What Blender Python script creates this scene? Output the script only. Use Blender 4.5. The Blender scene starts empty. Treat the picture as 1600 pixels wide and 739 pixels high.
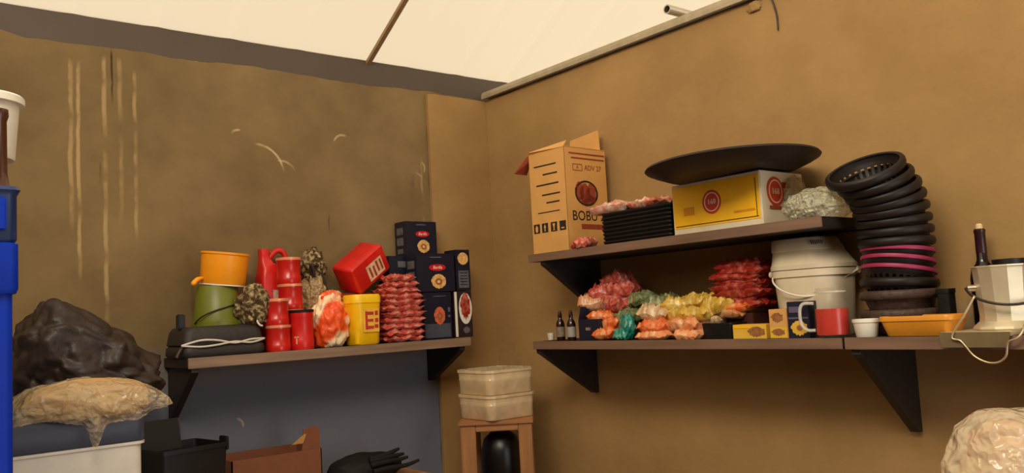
import bpy, bmesh, math, random
from mathutils import Vector, Matrix, noise
random.seed(7)
PI = math.pi
S = bpy.context.scene
COL = S.collection

# ------------------------------------------------------------------ camera
CAMZ, FPX = 1.36, 1336.6
YAW, PITCH, ROLL = math.radians(38.94), math.radians(5.03), math.radians(-3.14)
_F = Vector((math.sin(YAW)*math.cos(PITCH), math.cos(YAW)*math.cos(PITCH), math.sin(PITCH)))
_r0 = Vector((math.cos(YAW), -math.sin(YAW), 0)); _u0 = _r0.cross(_F)
_R = math.cos(ROLL)*_r0 + math.sin(ROLL)*_u0
_U = -math.sin(ROLL)*_r0 + math.cos(ROLL)*_u0
cd = bpy.data.cameras.new('camera'); cam = bpy.data.objects.new('camera', cd); COL.objects.link(cam)
cd.sensor_width = 36; cd.lens = 36*FPX/1600; cd.clip_start = .05; cd.clip_end = 100
cam.matrix_world = Matrix(((_R.x, _U.x, -_F.x, 0), (_R.y, _U.y, -_F.y, 0), (_R.z, _U.z, -_F.z, CAMZ), (0, 0, 0, 1)))
S.camera = cam

# ------------------------------------------------------------------ light
w = bpy.data.worlds.new('world'); S.world = w; w.use_nodes = True
w.node_tree.nodes['Background'].inputs[0].default_value = (1.0, .88, .70, 1)
w.node_tree.nodes['Background'].inputs[1].default_value = 1.0
SUN_STRENGTH = 1.7
sl = bpy.data.lights.new('sun', 'SUN'); sl.energy = SUN_STRENGTH; sl.angle = math.radians(3); sl.color = (1, .90, .74)
sun = bpy.data.objects.new('sun', sl); COL.objects.link(sun)
sun.rotation_euler = (math.radians(18), math.radians(-28), 0)
al = bpy.data.lights.new('high_fill_lamp', 'AREA'); al.shape = 'RECTANGLE'; al.size = 2.2; al.size_y = .8; al.energy = 74; al.color = (1, .88, .70)
ao = bpy.data.objects.new('high_fill_lamp', al); COL.objects.link(ao)
ao.location = (-.25, .45, 3.6)  # added area lamp floating under the roof to brighten the right wall
ao.rotation_euler = (Vector((2.8, 1.6, 1.7)) - Vector(ao.location)).to_track_quat('-Z', 'Y').to_euler()
dl = bpy.data.lights.new('rear_fill_lamp', 'AREA'); dl.shape = 'RECTANGLE'; dl.size = 1.1; dl.size_y = 1.9; dl.energy = 16; dl.color = (.86, .92, 1)
do = bpy.data.objects.new('rear_fill_lamp', dl); COL.objects.link(do); do.location = (1.9, -1.18, 1.05); do.rotation_euler = (math.radians(90), 0, 0)  # added cool fill lamp behind the camera for the freezer and low wall
vs = S.view_settings
vs.view_transform = 'Standard'; vs.look = 'None'; vs.gamma = 1; vs.use_curve_mapping = False; vs.exposure = 0.4
S.cycles.use_denoising = True
S.cycles.max_bounces = 8; S.cycles.transparent_max_bounces = 12
S.cycles.sample_clamp_indirect = 4

# ------------------------------------------------------------------ where a point of the place is
def _solve(g, i, P):
    d = [P[0], P[1], P[2]-CAMZ]
    return -sum(d[k]*g[k] for k in range(3) if k != i)/g[i]
def Y_at(px, X, z): return _solve(FPX*_R-(px-800)*_F, 1, (X, 0, z))
def X_at(px, Y, z): return _solve(FPX*_R-(px-800)*_F, 0, (0, Y, z))
def Z_at(py, X, Y): return CAMZ+_solve(FPX*_U+(py-369.5)*_F, 2, (X, Y, CAMZ))
def mpp(X, Y, z): return (Vector((X, Y, z-CAMZ)).dot(_F))/FPX

# ------------------------------------------------------------------ materials
def lin(c):
    return tuple((v/255/12.92 if v/255 <= .04045 else ((v/255+.055)/1.055)**2.4) for v in c)+(1,)
def mat(name, c, rough=.5, metal=0, var=.12, scale=18, bump=0.0, bscale=60, spec=.5, trans=0, coat=0):
    m = bpy.data.materials.new(name); m.use_nodes = True
    nt = m.node_tree; b = nt.nodes['Principled BSDF']; L = nt.links.new
    c = lin(c)
    b.inputs['Roughness'].default_value = rough; b.inputs['Metallic'].default_value = metal
    b.inputs['Specular IOR Level'].default_value = spec; b.inputs['Coat Weight'].default_value = coat
    tc = nt.nodes.new('ShaderNodeTexCoord')
    n = nt.nodes.new('ShaderNodeTexNoise'); n.inputs['Scale'].default_value = scale; n.inputs['Detail'].default_value = 5
    L(tc.outputs['Object'], n.inputs['Vector'])
    r = nt.nodes.new('ShaderNodeValToRGB')
    r.color_ramp.elements[0].position = .3; r.color_ramp.elements[1].position = .7
    r.color_ramp.elements[0].color = tuple(x*(1-var) for x in c[:3])+(1,)
    r.color_ramp.elements[1].color = tuple(min(1, x*(1+var)) for x in c[:3])+(1,)
    L(n.outputs['Fac'], r.inputs['Fac']); L(r.outputs['Color'], b.inputs['Base Color'])
    if bump:
        n2 = nt.nodes.new('ShaderNodeTexNoise'); n2.inputs['Scale'].default_value = bscale; n2.inputs['Detail'].default_value = 6
        L(tc.outputs['Object'], n2.inputs['Vector'])
        bp = nt.nodes.new('ShaderNodeBump'); bp.inputs['Strength'].default_value = bump; bp.inputs['Distance'].default_value = .01
        L(n2.outputs['Fac'], bp.inputs['Height']); L(bp.outputs['Normal'], b.inputs['Normal'])
    if trans: b.inputs['Alpha'].default_value = 1-trans
    return m
def wood(name, c, c2, rough=.5, axis=1, scale=9):
    m = mat(name, c, rough); nt = m.node_tree
    n = [x for x in nt.nodes if x.type == 'TEX_NOISE'][0]; tc = [x for x in nt.nodes if x.type == 'TEX_COORD'][0]
    mp = nt.nodes.new('ShaderNodeMapping'); sc = [scale*4]*3; sc[axis] = scale*.3; mp.inputs['Scale'].default_value = sc
    nt.links.new(tc.outputs['Object'], mp.inputs['Vector']); nt.links.new(mp.outputs['Vector'], n.inputs['Vector']); n.inputs['Scale'].default_value = 1
    r = [x for x in nt.nodes if x.type == 'VALTORGB'][0]
    r.color_ramp.elements[0].color = lin(c2); r.color_ramp.elements[1].color = lin(c)
    return m
def plaster(name, c1, c2, marks=(), arcs=(), low=None):
    """rough cement: two tones of noise, pale runs (u0,z0,z1,width), scuffs (u,z,r); u is world X (or Y)"""
    m = mat(name, c1, .92, 0, .1, 3, .22, 22, spec=.15); nt = m.node_tree; L = nt.links.new
    b = nt.nodes['Principled BSDF']; r = [x for x in nt.nodes if x.type == 'VALTORGB'][0]
    n = [x for x in nt.nodes if x.type == 'TEX_NOISE'][0]; n.inputs['Scale'].default_value = 1.6; n.inputs['Roughness'].default_value = .62
    r.color_ramp.elements[0].color = lin(c2); r.color_ramp.elements[1].color = lin(c1)
    r.color_ramp.elements[0].position = .33; r.color_ramp.elements[1].position = .68
    tc = [x for x in nt.nodes if x.type == 'TEX_COORD'][0]
    sp = nt.nodes.new('ShaderNodeSeparateXYZ'); L(tc.outputs['Object'], sp.inputs[0])
    nz = nt.nodes.new('ShaderNodeTexNoise'); nz.inputs['Scale'].default_value = 7; nz.inputs['Detail'].default_value = 6; L(tc.outputs['Object'], nz.inputs['Vector'])
    def M(op, a, bb=None, cc=None):
        x = nt.nodes.new('ShaderNodeMath'); x.operation = op
        for i, v in enumerate((a, bb, cc)):
            if v is None: continue
            if isinstance(v, (int, float)): x.inputs[i].default_value = v
            else: L(v, x.inputs[i])
        return x.outputs[0]
    cur = r.outputs['Color']
    def over(fac, colour):
        nonlocal cur
        mx = nt.nodes.new('ShaderNodeMix'); mx.data_type = 'RGBA'
        L(fac, mx.inputs['Factor']); L(cur, mx.inputs['A']); mx.inputs['B'].default_value = lin(colour); cur = mx.outputs['Result']
    wob = M('MULTIPLY', M('SUBTRACT', nz.outputs['Fac'], .5), .03)
    uu = M('ADD', sp.outputs['X'], wob)
    def ss(x, a, b_):
        mr = nt.nodes.new('ShaderNodeMapRange'); mr.interpolation_type = 'SMOOTHSTEP'
        L(x, mr.inputs['Value']); mr.inputs['From Min'].default_value = a; mr.inputs['From Max'].default_value = b_; return mr.outputs[0]
    if low:   # shade and bluish light of the lower wall, painted in as a greyer band: (z, softness, colour, u0, u1)
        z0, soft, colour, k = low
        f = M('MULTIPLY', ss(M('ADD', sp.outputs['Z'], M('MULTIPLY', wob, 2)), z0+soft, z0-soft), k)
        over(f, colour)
    for (u, z0, z1, wd, colour, k) in marks:
        a = M('ABSOLUTE', M('SUBTRACT', uu, u))
        f = ss(a, wd, wd*.3)
        f = M('MULTIPLY', f, M('MULTIPLY', ss(sp.outputs['Z'], z0, z0+.12), ss(sp.outputs['Z'], z1+.02, z1-.02)))
        f = M('MULTIPLY', f, M('MULTIPLY', ss(nz.outputs['Fac'], .36, .6), k))
        over(f, colour)
    for (u, z, rad, wd, a0, k) in arcs:
        dx = M('SUBTRACT', sp.outputs['X'], u); dz = M('SUBTRACT', sp.outputs['Z'], z)
        d = M('SQRT', M('ADD', M('MULTIPLY', dx, dx), M('MULTIPLY', dz, dz)))
        f = ss(M('ABSOLUTE', M('SUBTRACT', d, rad)), wd, wd*.2)
        dirv = M('ADD', M('MULTIPLY', dx, math.cos(a0)), M('MULTIPLY', dz, math.sin(a0)))
        f = M('MULTIPLY', M('MULTIPLY', f, ss(dirv, rad*.55, rad*.8)), M('MULTIPLY', ss(nz.outputs['Fac'], .38, .55), k))
        over(f, (205, 180, 135))
    L(cur, b.inputs['Base Color'])
    return m
def film(name, c, alpha=.35, rough=.18, bump=.6, bscale=45):
    m = mat(name, c, rough, 0, .1, 20, bump, bscale, spec=.8)
    if bump:      # creased film: tilted facets between sharp folds
        nt = m.node_tree; L = nt.links.new; tc = [x for x in nt.nodes if x.type == 'TEX_COORD'][0]; bp = [x for x in nt.nodes if x.type == 'BUMP'][0]
        n2 = nt.nodes.new('ShaderNodeTexNoise'); n2.inputs['Scale'].default_value = bscale*.3; n2.inputs['Detail'].default_value = 3; L(tc.outputs['Object'], n2.inputs['Vector'])
        mx = nt.nodes.new('ShaderNodeMix'); mx.data_type = 'VECTOR'; mx.inputs['Factor'].default_value = .22; L(tc.outputs['Object'], mx.inputs['A']); L(n2.outputs['Color'], mx.inputs['B'])
        vo = nt.nodes.new('ShaderNodeTexVoronoi'); vo.inputs['Scale'].default_value = bscale*.55; L(mx.outputs['Result'], vo.inputs['Vector'])
        L(vo.outputs['Distance'], bp.inputs['Height']); bp.inputs['Strength'].default_value = min(1, bump*1.6); bp.inputs['Distance'].default_value = .025
    m.node_tree.nodes['Principled BSDF'].inputs['Alpha'].default_value = alpha
    return m

# ------------------------------------------------------------------ mesh helpers
I4 = Matrix.Identity(4)
def Tr(x=0, y=0, z=0, rx=0, ry=0, rz=0, s=(1, 1, 1)):
    return Matrix.Translation((x, y, z)) @ Matrix.Rotation(rz, 4, 'Z') @ Matrix.Rotation(ry, 4, 'Y') @ Matrix.Rotation(rx, 4, 'X') @ Matrix.Diagonal((*s, 1))
def add(bm, vs_, fs, M=I4):
    v = [bm.verts.new(M @ Vector(p)) for p in vs_]
    for f in fs:
        try: bm.faces.new([v[i] for i in f])
        except ValueError: pass
    return v
def box(bm, sx, sy, sz, M=I4, bevel=.003):
    b2 = bmesh.new(); bmesh.ops.create_cube(b2, size=1)
    for v in b2.verts: v.co = Vector((v.co.x*sx, v.co.y*sy, (v.co.z+.5)*sz))
    if bevel: bmesh.ops.bevel(b2, geom=list(b2.edges), offset=min(bevel, min(sx, sy, sz)*.35), segments=2, affect='EDGES')
    merge(bm, b2, M)
def merge(bm, b2, M=I4):
    b2.verts.index_update()
    v = [bm.verts.new(M @ p.co) for p in b2.verts]
    for f in b2.faces:
        try: bm.faces.new([v[q.index] for q in f.verts])
        except ValueError: pass
    b2.free()
def lathe(bm, prof, n=32, M=I4, skip=None):
    rings = []
    for (r, z) in prof:
        rings.append([bm.verts.new(M @ Vector((r*math.cos(2*PI*k/n), r*math.sin(2*PI*k/n), z))) for k in range(n)] if r > 1e-5 else [bm.verts.new(M @ Vector((0, 0, z)))])
    for i in range(len(rings)-1):
        a, b = rings[i], rings[i+1]
        for k in range(n):
            if skip and skip(i, k): continue
            k2 = (k+1) % n
            if len(a) == 1 and len(b) == 1: continue
            if len(a) == 1: bm.faces.new((a[0], b[k2], b[k]))
            elif len(b) == 1: bm.faces.new((a[k], a[k2], b[0]))
            else: bm.faces.new((a[k], a[k2], b[k2], b[k]))
def smooth_path(pts, per=6):
    P = [Vector(p) for p in pts]; out = []
    for i in range(len(P)-1):
        p0, p1, p2, p3 = P[max(i-1, 0)], P[i], P[i+1], P[min(i+2, len(P)-1)]
        for k in range(per):
            t = k/per
            out.append(.5*((2*p1)+(p2-p0)*t+(2*p0-5*p1+4*p2-p3)*t*t+(3*p1-p0-3*p2+p3)*t**3))
    out.append(P[-1]); return out
def tube(bm, pts, r, n=8, M=I4, smooth=True, radii=None, per=6):
    if radii is not None and smooth:
        rr = []
        for i in range(len(radii)-1): rr += [radii[i]+(radii[i+1]-radii[i])*k/per for k in range(per)]
        radii = rr+[radii[-1]]
    P = smooth_path(pts, per) if smooth else [Vector(p) for p in pts]
    up = None; rings = []
    for i, p in enumerate(P):
        t = (P[min(i+1, len(P)-1)]-P[max(i-1, 0)])
        if t.length < 1e-9: t = Vector((0, 0, 1))
        t.normalize()
        if up is None: up = t.orthogonal().normalized()
        up = (up-t*up.dot(t)); up = up.normalized() if up.length > 1e-6 else t.orthogonal().normalized()
        s = t.cross(up); rad = radii[i] if radii else r
        rings.append([bm.verts.new(M @ (p+(up*math.cos(2*PI*k/n)+s*math.sin(2*PI*k/n))*rad)) for k in range(n)])
    for a, b in zip(rings, rings[1:]):
        for k in range(n): bm.faces.new((a[k], a[(k+1) % n], b[(k+1) % n], b[k]))
    bm.faces.new(rings[0][::-1]); bm.faces.new(rings[-1])
def loft(bm, secs, M=I4, nc=6, capb=True, capt=True):
    """rounded-rectangle sections (z, half x, half y, corner radius[, dx, dy])"""
    rings = []
    for s in secs:
        z, hx, hy, r = s[:4]; dx, dy = (tuple(s[4:])+(0, 0))[:2]
        r = min(r, hx*.999, hy*.999); ring = []
        for q, (cx, cy) in enumerate(((hx-r, hy-r), (-hx+r, hy-r), (-hx+r, -hy+r), (hx-r, -hy+r))):
            for k in range(nc+1):
                a = q*PI/2+PI/2*k/nc
                ring.append(bm.verts.new(M @ Vector((cx+r*math.cos(a)+dx, cy+r*math.sin(a)+dy, z))))
        rings.append(ring)
    n = len(rings[0])
    for a, b in zip(rings, rings[1:]):
        for k in range(n): bm.faces.new((a[k], a[(k+1) % n], b[(k+1) % n], b[k]))
    if capb: bm.faces.new(rings[0][::-1])
    if capt: bm.faces.new(rings[-1])
def blob(bm, rx, ry, rz, amp=.15, freq=3., seed=0, sub=4, M=I4, ridge=True, flat=.75, power=1.0):
    """a slumped bag: an ellipsoid with folds, flattened underneath, base at z = 0"""
    b2 = bmesh.new(); bmesh.ops.create_icosphere(b2, subdivisions=sub, radius=1)
    o = Vector((seed*7.3, seed*3.1, seed*1.7))
    for v in b2.verts:
        p = v.co.copy(); q = p*freq+o
        if ridge:     # sharp creases between flat facets, as crumpled film has
            qq = q*.8+Vector((noise.noise(q*.9), noise.noise(q*.9+Vector((5, 1, 2))), noise.noise(q*.9+Vector((1, 7, 4)))))*.7
            ds, _p = noise.voronoi(qq); d2, _p = noise.voronoi(qq*2.3)
            d = .9-1.5*min(ds[0], 1)+.55*noise.noise(q*.6)-.45*(min(d2[0], 1)-.4)
        else: d = noise.fractal(q, 1, 2, 4)
        k = 1+amp*d
        c = Vector((abs(p.x)**power*(1 if p.x > 0 else -1), abs(p.y)**power*(1 if p.y > 0 else -1), p.z))
        v.co = Vector((c.x*rx*k, c.y*ry*k, max(c.z*k, -flat)*rz+rz*flat))
    merge(bm, b2, M)
def crumple(bm, rx, ry, rz, amp=.2, seed=0, sub=3, M=I4, flat=.8, power=.9, lump=.18):
    """crumpled film: a lumpy ellipsoid broken into loose flat facets, base at z = 0"""
    rnd = random.Random(seed); b2 = bmesh.new(); bmesh.ops.create_icosphere(b2, subdivisions=sub, radius=1); o = Vector((seed*3.7, seed, 0))
    for v in b2.verts:
        p = v.co.copy(); k = 1+lump*noise.noise(p*1.7+o)+amp*(rnd.random()-.5)+amp*.6*noise.noise(p*4+o)
        q = p+Vector((rnd.uniform(-1, 1), rnd.uniform(-1, 1), rnd.uniform(-1, 1)))*.045*(4-sub+1)*.6
        c = Vector((abs(q.x)**power*(1 if q.x > 0 else -1), abs(q.y)**power*(1 if q.y > 0 else -1), q.z))
        v.co = Vector((c.x*rx*k, c.y*ry*k, max(c.z*k, -flat)*rz+rz*flat))
    bmesh.ops.subdivide_edges(b2, edges=list(b2.edges), cuts=1)
    merge(bm, b2, M)
def packet(bm, L, W, H, seed=0, M=I4, nx=26, ny=12, crimp=.06):
    """a filled pillow packet with crimped crinkly ends, base at z = 0, length along x"""
    o = Vector((seed*5.1, seed*2.7, 0)); top = []; bot = []
    for i in range(nx+1):
        rt = []; rb = []
        for j in range(ny+1):
            u = -1+2*i/nx; v = -1+2*j/ny
            e = max(0, 1-(abs(u)/(1-crimp))**6) if abs(u) < 1-crimp else 0
            t = e**.5*max(0, 1-abs(v)**6)**.5
            wr = noise.noise(Vector((u*3, v*2, 0))+o)*.30+noise.noise(Vector((u*8, v*5, 3))+o)*.26+abs(noise.noise(Vector((u*13, v*9, 7))+o))*.25
            fold = .22*noise.noise(Vector((u*2.2, v*2.2, 9))+o)+.16*math.sin(v*8+seed)*(1-t)+.10*noise.noise(Vector((u*9, v*9, 2))+o)
            x = u*L/2*(1+.05*noise.noise(Vector((v*4, 5, seed)))); y = v*W/2*(1+.06*noise.noise(Vector((u*5, 2, seed))))
            rt.append(bm.verts.new(M @ Vector((x, y, H*(.5+t*(.46+wr)*.8+fold)))))
            rb.append(bm.verts.new(M @ Vector((x, y, max(0, H*(.5-t*.5+fold*.8)-.0008)))))
        top.append(rt); bot.append(rb)
    for i in range(nx):
        for j in range(ny):
            bm.faces.new((top[i][j], top[i+1][j], top[i+1][j+1], top[i][j+1]))
            bm.faces.new((bot[i][j], bot[i][j+1], bot[i+1][j+1], bot[i+1][j]))
    for i in range(nx):
        bm.faces.new((bot[i][0], bot[i+1][0], top[i+1][0], top[i][0])); bm.faces.new((top[i][ny], top[i+1][ny], bot[i+1][ny], bot[i][ny]))
    for j in range(ny):
        bm.faces.new((top[0][j], top[0][j+1], bot[0][j+1], bot[0][j])); bm.faces.new((bot[nx][j], bot[nx][j+1], top[nx][j+1], top[nx][j]))
def prism(bm, poly, h, M=I4):
    n = len(poly)
    add(bm, [(x, y, 0) for x, y in poly]+[(x, y, h) for x, y in poly],
        [tuple(range(n))[::-1], tuple(range(n, 2*n))]+[(i, (i+1) % n, n+(i+1) % n, n+i) for i in range(n)], M)
def obj(name, bm, m, parent=None, smooth=35, loc=None):
    bmesh.ops.recalc_face_normals(bm, faces=bm.faces)
    me = bpy.data.meshes.new(name); bm.to_mesh(me); bm.free()
    if smooth:
        me.polygons.foreach_set('use_smooth', [True]*len(me.polygons))
        if smooth < 180: me.set_sharp_from_angle(angle=math.radians(smooth))
    me.materials.append(m)
    o = bpy.data.objects.new(name, me); COL.objects.link(o)
    if parent: o.parent = parent
    if loc is not None: o.location = loc
    return o
def tag(o, label, cat, group=None, kind=None):
    o['label'] = label; o['category'] = cat
    if group: o['group'] = group
    if kind: o['kind'] = kind
    return o
def thing(name, label, cat, loc, rz=0, group=None):
    o = bpy.data.objects.new(name, None); COL.objects.link(o); o.empty_display_size = .05
    o.location = loc; o.rotation_euler = (0, 0, rz)
    return tag(o, label, cat, group)
def struct(name, bm, m, parent=None, smooth=0):
    o = obj(name, bm, m, parent, smooth)
    if parent is None: o['kind'] = 'structure'
    return o
def one(name, label, cat, bm, m, loc, rz=0, group=None, smooth=50, tilt=(0, 0)):
    o = obj(name, bm, m, None, smooth); o.location = loc; o.rotation_euler = (tilt[0], tilt[1], rz)
    return tag(o, label, cat, group)
# marks on a face of a box: 'x' = the face towards -X (viewer's right is -Y), 'y' = the face towards -Y (viewer's right is +X)
def face_m(face, d, lift=.0012):
    if face == 'x': return Matrix(((0, 0, -1, -d-lift+.0006), (-1, 0, 0, 0), (0, 1, 0, 0), (0, 0, 0, 1)))
    return Matrix(((1, 0, 0, 0), (0, 0, -1, -d-lift+.0006), (0, 1, 0, 0), (0, 0, 0, 1)))
def rects(name, parent, face, d, rs, m, lift=.0012):
    bm = bmesh.new()
    for (u, v, a, b) in rs: prism(bm, [(u-a/2, v-b/2), (u+a/2, v-b/2), (u+a/2, v+b/2), (u-a/2, v+b/2)], .0008, face_m(face, d, lift))
    return obj(name, bm, m, parent, 0)
def ellipse(name, parent, face, d, u, v, ru, rv, m, inner=0, lift=.0012, wob=0, n=28):
    bm = bmesh.new(); M = face_m(face, d, lift)
    pts = [(u+ru*(1+wob*math.sin(5*k+k*k))*math.cos(2*PI*k/n), v+rv*(1+wob*math.sin(3*k+1))*math.sin(2*PI*k/n)) for k in range(n)]
    if not inner: prism(bm, pts, .0008, M)
    else:
        q = [(u+(x-u)*inner, v+(y-v)*inner) for x, y in pts]
        vv = [(x, y, z) for z in (0, .0008) for x, y in pts]+[(x, y, z) for z in (0, .0008) for x, y in q]
        fs = []
        for k in range(n):
            k2 = (k+1) % n
            fs += [(n+k, n+k2, 3*n+k2, 3*n+k), (k, 2*n+k, 2*n+k2, k2), (k, k2, n+k2, n+k), (2*n+k, 3*n+k, 3*n+k2, 2*n+k2)]
        add(bm, vv, fs, M)
    return obj(name, bm, m, parent, 0)
def text(name, parent, face, d, u, v, size, body, m, lift=.0016, sx=1.0, shear=0, M=None):
    c = bpy.data.curves.new('t', 'FONT'); c.body = body; c.size = size; c.align_x = 'CENTER'; c.align_y = 'CENTER'; c.extrude = .0004; c.shear = shear; c.resolution_u = 3
    o = bpy.data.objects.new('t', c); COL.objects.link(o)
    me = bpy.data.meshes.new_from_object(o.evaluated_get(bpy.context.evaluated_depsgraph_get()))
    bpy.data.objects.remove(o); bpy.data.curves.remove(c)
    me.transform((M if M is not None else face_m(face, d, lift)) @ Matrix.Translation((u, v, 0)) @ Matrix.Diagonal((sx, 1, 1, 1)))
    me.name = name; me.materials.clear(); me.materials.append(m)
    o = bpy.data.objects.new(name, me); COL.objects.link(o); o.parent = parent
    return o
def nodes_of(o):
    out = [o]
    for c in [x for x in COL.objects if x.parent == o]: out += nodes_of(c)
    return out
def copy_tree(o, parent=None):
    c = o.copy(); COL.objects.link(c)
    if parent: c.parent = parent
    for ch in [x for x in COL.objects if x.parent == o]: copy_tree(ch, c)
    return c

# ------------------------------------------------------------------ palette
m_dark = mat('dark_print', (38, 24, 16), .7)
m_black = mat('black_plastic', (20, 17, 16), .45, spec=.4)
m_blackm = mat('black_matte', (24, 20, 18), .7, spec=.25, bump=.2)
m_blackfilm = mat('black_bag_film', (46, 33, 27), .5, spec=.45, bump=1.0, bscale=16)
m_white = mat('white_plastic', (235, 228, 210), .4, var=.05)
m_cream = mat('cream_plastic', (222, 208, 178), .45, var=.06)
m_red = mat('red_plastic', (205, 30, 24), .35, spec=.5)
m_reddeep = mat('red_print', (170, 26, 22), .4)
def foil(name, c, c2, scale=34):
    m = mat(name, c, .26, 0, .2, scale, .45, 55, spec=.7); r = [x for x in m.node_tree.nodes if x.type == 'VALTORGB'][0]
    e = r.color_ramp.elements; e[0].color = lin(c); e[1].color = lin(c2); e[0].position = .46; e[1].position = .72
    return m
m_redfoil = foil('red_foil', (150, 36, 26), (206, 116, 96))  # paler second tone paints fold highlights into the red
m_pinkfoil = foil('pink_foil', (186, 70, 60), (232, 160, 138), 46)  # pale second tone paints crinkle highlights into the pink
m_orange = mat('orange_plastic', (250, 158, 20), .4, var=.06)
m_olive = mat('olive_plastic', (104, 108, 26), .4, var=.1)
m_yellow = mat('yellow_plastic', (246, 190, 10), .35, var=.06)
m_steel = mat('steel', (200, 190, 175), .32, .9, .08)
m_alu = mat('aluminium', (222, 208, 176), .45, .6, .06)
m_wire = mat('wire', (196, 176, 140), .35, .8)
m_darkwire = mat('dark_wire', (40, 32, 26), .5)
m_navy = mat('navy_card', (20, 22, 42), .5, var=.08)
m_card = mat('cardboard', (212, 158, 88), .8, var=.07, scale=9, bump=.08)
m_cardin = mat('cardboard_inside', (176, 126, 72), .85, var=.1)
m_cardred = mat('brown_print', (152, 62, 34), .8, var=.2, scale=60)
m_film = film('clear_film', (225, 215, 190), .34)
m_filmw = film('milky_film', (228, 212, 176), .55, .25)
m_glass = film('clear_glass', (140, 130, 110), .07, .04, 0)
m_white_print = mat('white_print', (230, 222, 205), .6, var=.05)
m_shelf = wood('dark_laminate', (134, 104, 84), (108, 82, 64), .5, 1)
m_shelfx = wood('dark_laminate_lengthwise', (150, 122, 96), (110, 86, 66), .5, 0)
m_shelfdark = wood('dark_board', (44, 31, 22), (32, 22, 16), .6, 1)
m_wood = wood('reddish_wood', (170, 118, 72), (134, 88, 50), .5, 2)
m_woodx = wood('reddish_wood_rail', (184, 128, 78), (144, 94, 54), .5, 0)

# ------------------------------------------------------------------ the setting
XW, YW, TOP = 2.86, 3.73, 2.545
ZR, ZU, ZL = 1.221, 1.613, 1.2475
SX, SYL = 2.50, 3.42           # front edges of the shelves on the right wall and on the left wall
def wx(px, py=300): return X_at(px, YW, Z_at(py, X_at(px, YW, 1.8), YW))
pale = (188, 160, 112); darkc = (58, 42, 26)
mk = []
for (px, z0, z1, wd, c, k) in ((112, 1.75, 2.5, .012, pale, .6), (124, 1.55, 2.52, .010, pale, .75), (165, 1.35, 2.5, .012, pale, .65), (190, 1.8, 2.5, .012, pale, .4),
                              (213, 1.7, 2.45, .010, pale, .55), (178, 2.28, 2.53, .006, darkc, .9), (157, 1.95, 2.05, .006, darkc, .9), (513, 1.75, 1.87, .006, darkc, .6),
                              (660, 1.6, 2.2, .01, pale, .4), (672, .2, 2.5, .006, darkc, .55), (645, 1.9, 2.3, .02, (92, 70, 44), .5), (300, 1.3, 1.6, .015, (92, 70, 44), .5)):
    u = wx(px); mk.append((u, z0, z1, wd, c, k))
ar = []
for (px, py, rpx, a, k) in ((400, 270, 46, 1.0, .8), (440, 275, 24, .9, .6), (372, 215, 12, 2.2, .8), (535, 225, 14, 2.0, .6), (648, 285, 16, 1.5, .6), (655, 262, 10, .2, .6), (300, 100, 8, 1.5, .8), (370, 665, 10, .6, .6)):
    x = wx(px, py); z = Z_at(py, x, YW); ar.append((x, z, rpx*mpp(x, YW, z), .008, a, k))
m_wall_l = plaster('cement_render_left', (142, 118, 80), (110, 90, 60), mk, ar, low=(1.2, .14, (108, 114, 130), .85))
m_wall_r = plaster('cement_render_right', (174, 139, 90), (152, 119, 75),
                   [(.93, 1.3, 2.4, .05, (140, 106, 64), .35), (-.9, 2.0, 2.06, .01, pale, .3)], [])
# left wall with a ragged mortar top, seen end on above it the steel beam
bm = bmesh.new(); n = 140; xs = [-2.6+(XW+.15+2.6)*i/n for i in range(n+1)]; rim = []
for x in xs:
    h = TOP+.018*noise.noise(Vector((x*2.2, 0, 0)))+.012*noise.noise(Vector((x*9, 3, 0)))+.006*noise.noise(Vector((x*25, 7, 0)))
    if x < .95: h += .03*(.95-x)
    rim.append(h)
vv = []
for x, h in zip(xs, rim): vv += [(x, YW, 0), (x, YW, h), (x, YW+.15, h), (x, YW+.15, 0)]
fs = []
for i in range(n):
    a = 4*i; b = a+4
    fs += [(a, b, b+1, a+1), (a+1, b+1, b+2, a+2), (a+2, b+2, b+3, a+3)]
fs += [(0, 1, 2, 3), (4*n, 4*n+1, 4*n+2, 4*n+3)]
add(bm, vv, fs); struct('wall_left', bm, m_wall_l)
# corner pier: a slightly proud strip of render between the left wall and the corner
bm = bmesh.new(); pw = XW-2.475; 
vv = []; m_ = 16
for i in range(m_+1):
    x = 2.475+(XW-.001-2.475)*i/m_; h = TOP-.012+.012*noise.noise(Vector((x*14, 5, 2)))
    vv += [(x, YW-.022, 0), (x, YW-.022, h), (x, YW-.001, h), (x, YW-.001, 0)]
fs = []
for i in range(m_):
    a = 4*i; b = a+4
    fs += [(a, b, b+1, a+1), (a+1, b+1, b+2, a+2), (a+2, b+2, b+3, a+3)]
fs += [(0, 1, 2, 3), (4*m_, 4*m_+1, 4*m_+2, 4*m_+3)]
add(bm, vv, fs); struct('pillar', bm, m_wall_r)
# right wall
bm = bmesh.new(); n = 120; ys = [-1.2+(YW+1.2)*i/n for i in range(n+1)]; vv = []
for y in ys:
    h = TOP-.01+.006*noise.noise(Vector((y*5, 1, 4)))
    vv += [(XW, y, 0), (XW, y, h), (XW+.15, y, h), (XW+.15, y, 0)]
fs = []
for i in range(n):
    a = 4*i; b = a+4
    fs += [(a, a+1, b+1, b), (a+1, a+2, b+2, b+1), (a+2, a+3, b+3, b+2)]
fs += [(0, 1, 2, 3), (4*n, 4*n+1, 4*n+2, 4*n+3)]
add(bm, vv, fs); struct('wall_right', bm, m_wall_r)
bm = bmesh.new(); box(bm, 9, 9, .1, Tr(.5, .8, -.1), 0); struct('floor', bm, mat('cement_floor', (120, 100, 76), .8, bump=.3))
m_wall_b = plaster('cement_render_dim', (120, 96, 62), (96, 76, 50))  # unseen side and back walls, added so light falls mostly from overhead
bm = bmesh.new(); box(bm, .15, YW+1.2, 2.6, Tr(-2.675, (YW-1.2)/2, 0), 0); struct('wall_side', bm, m_wall_b)
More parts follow.
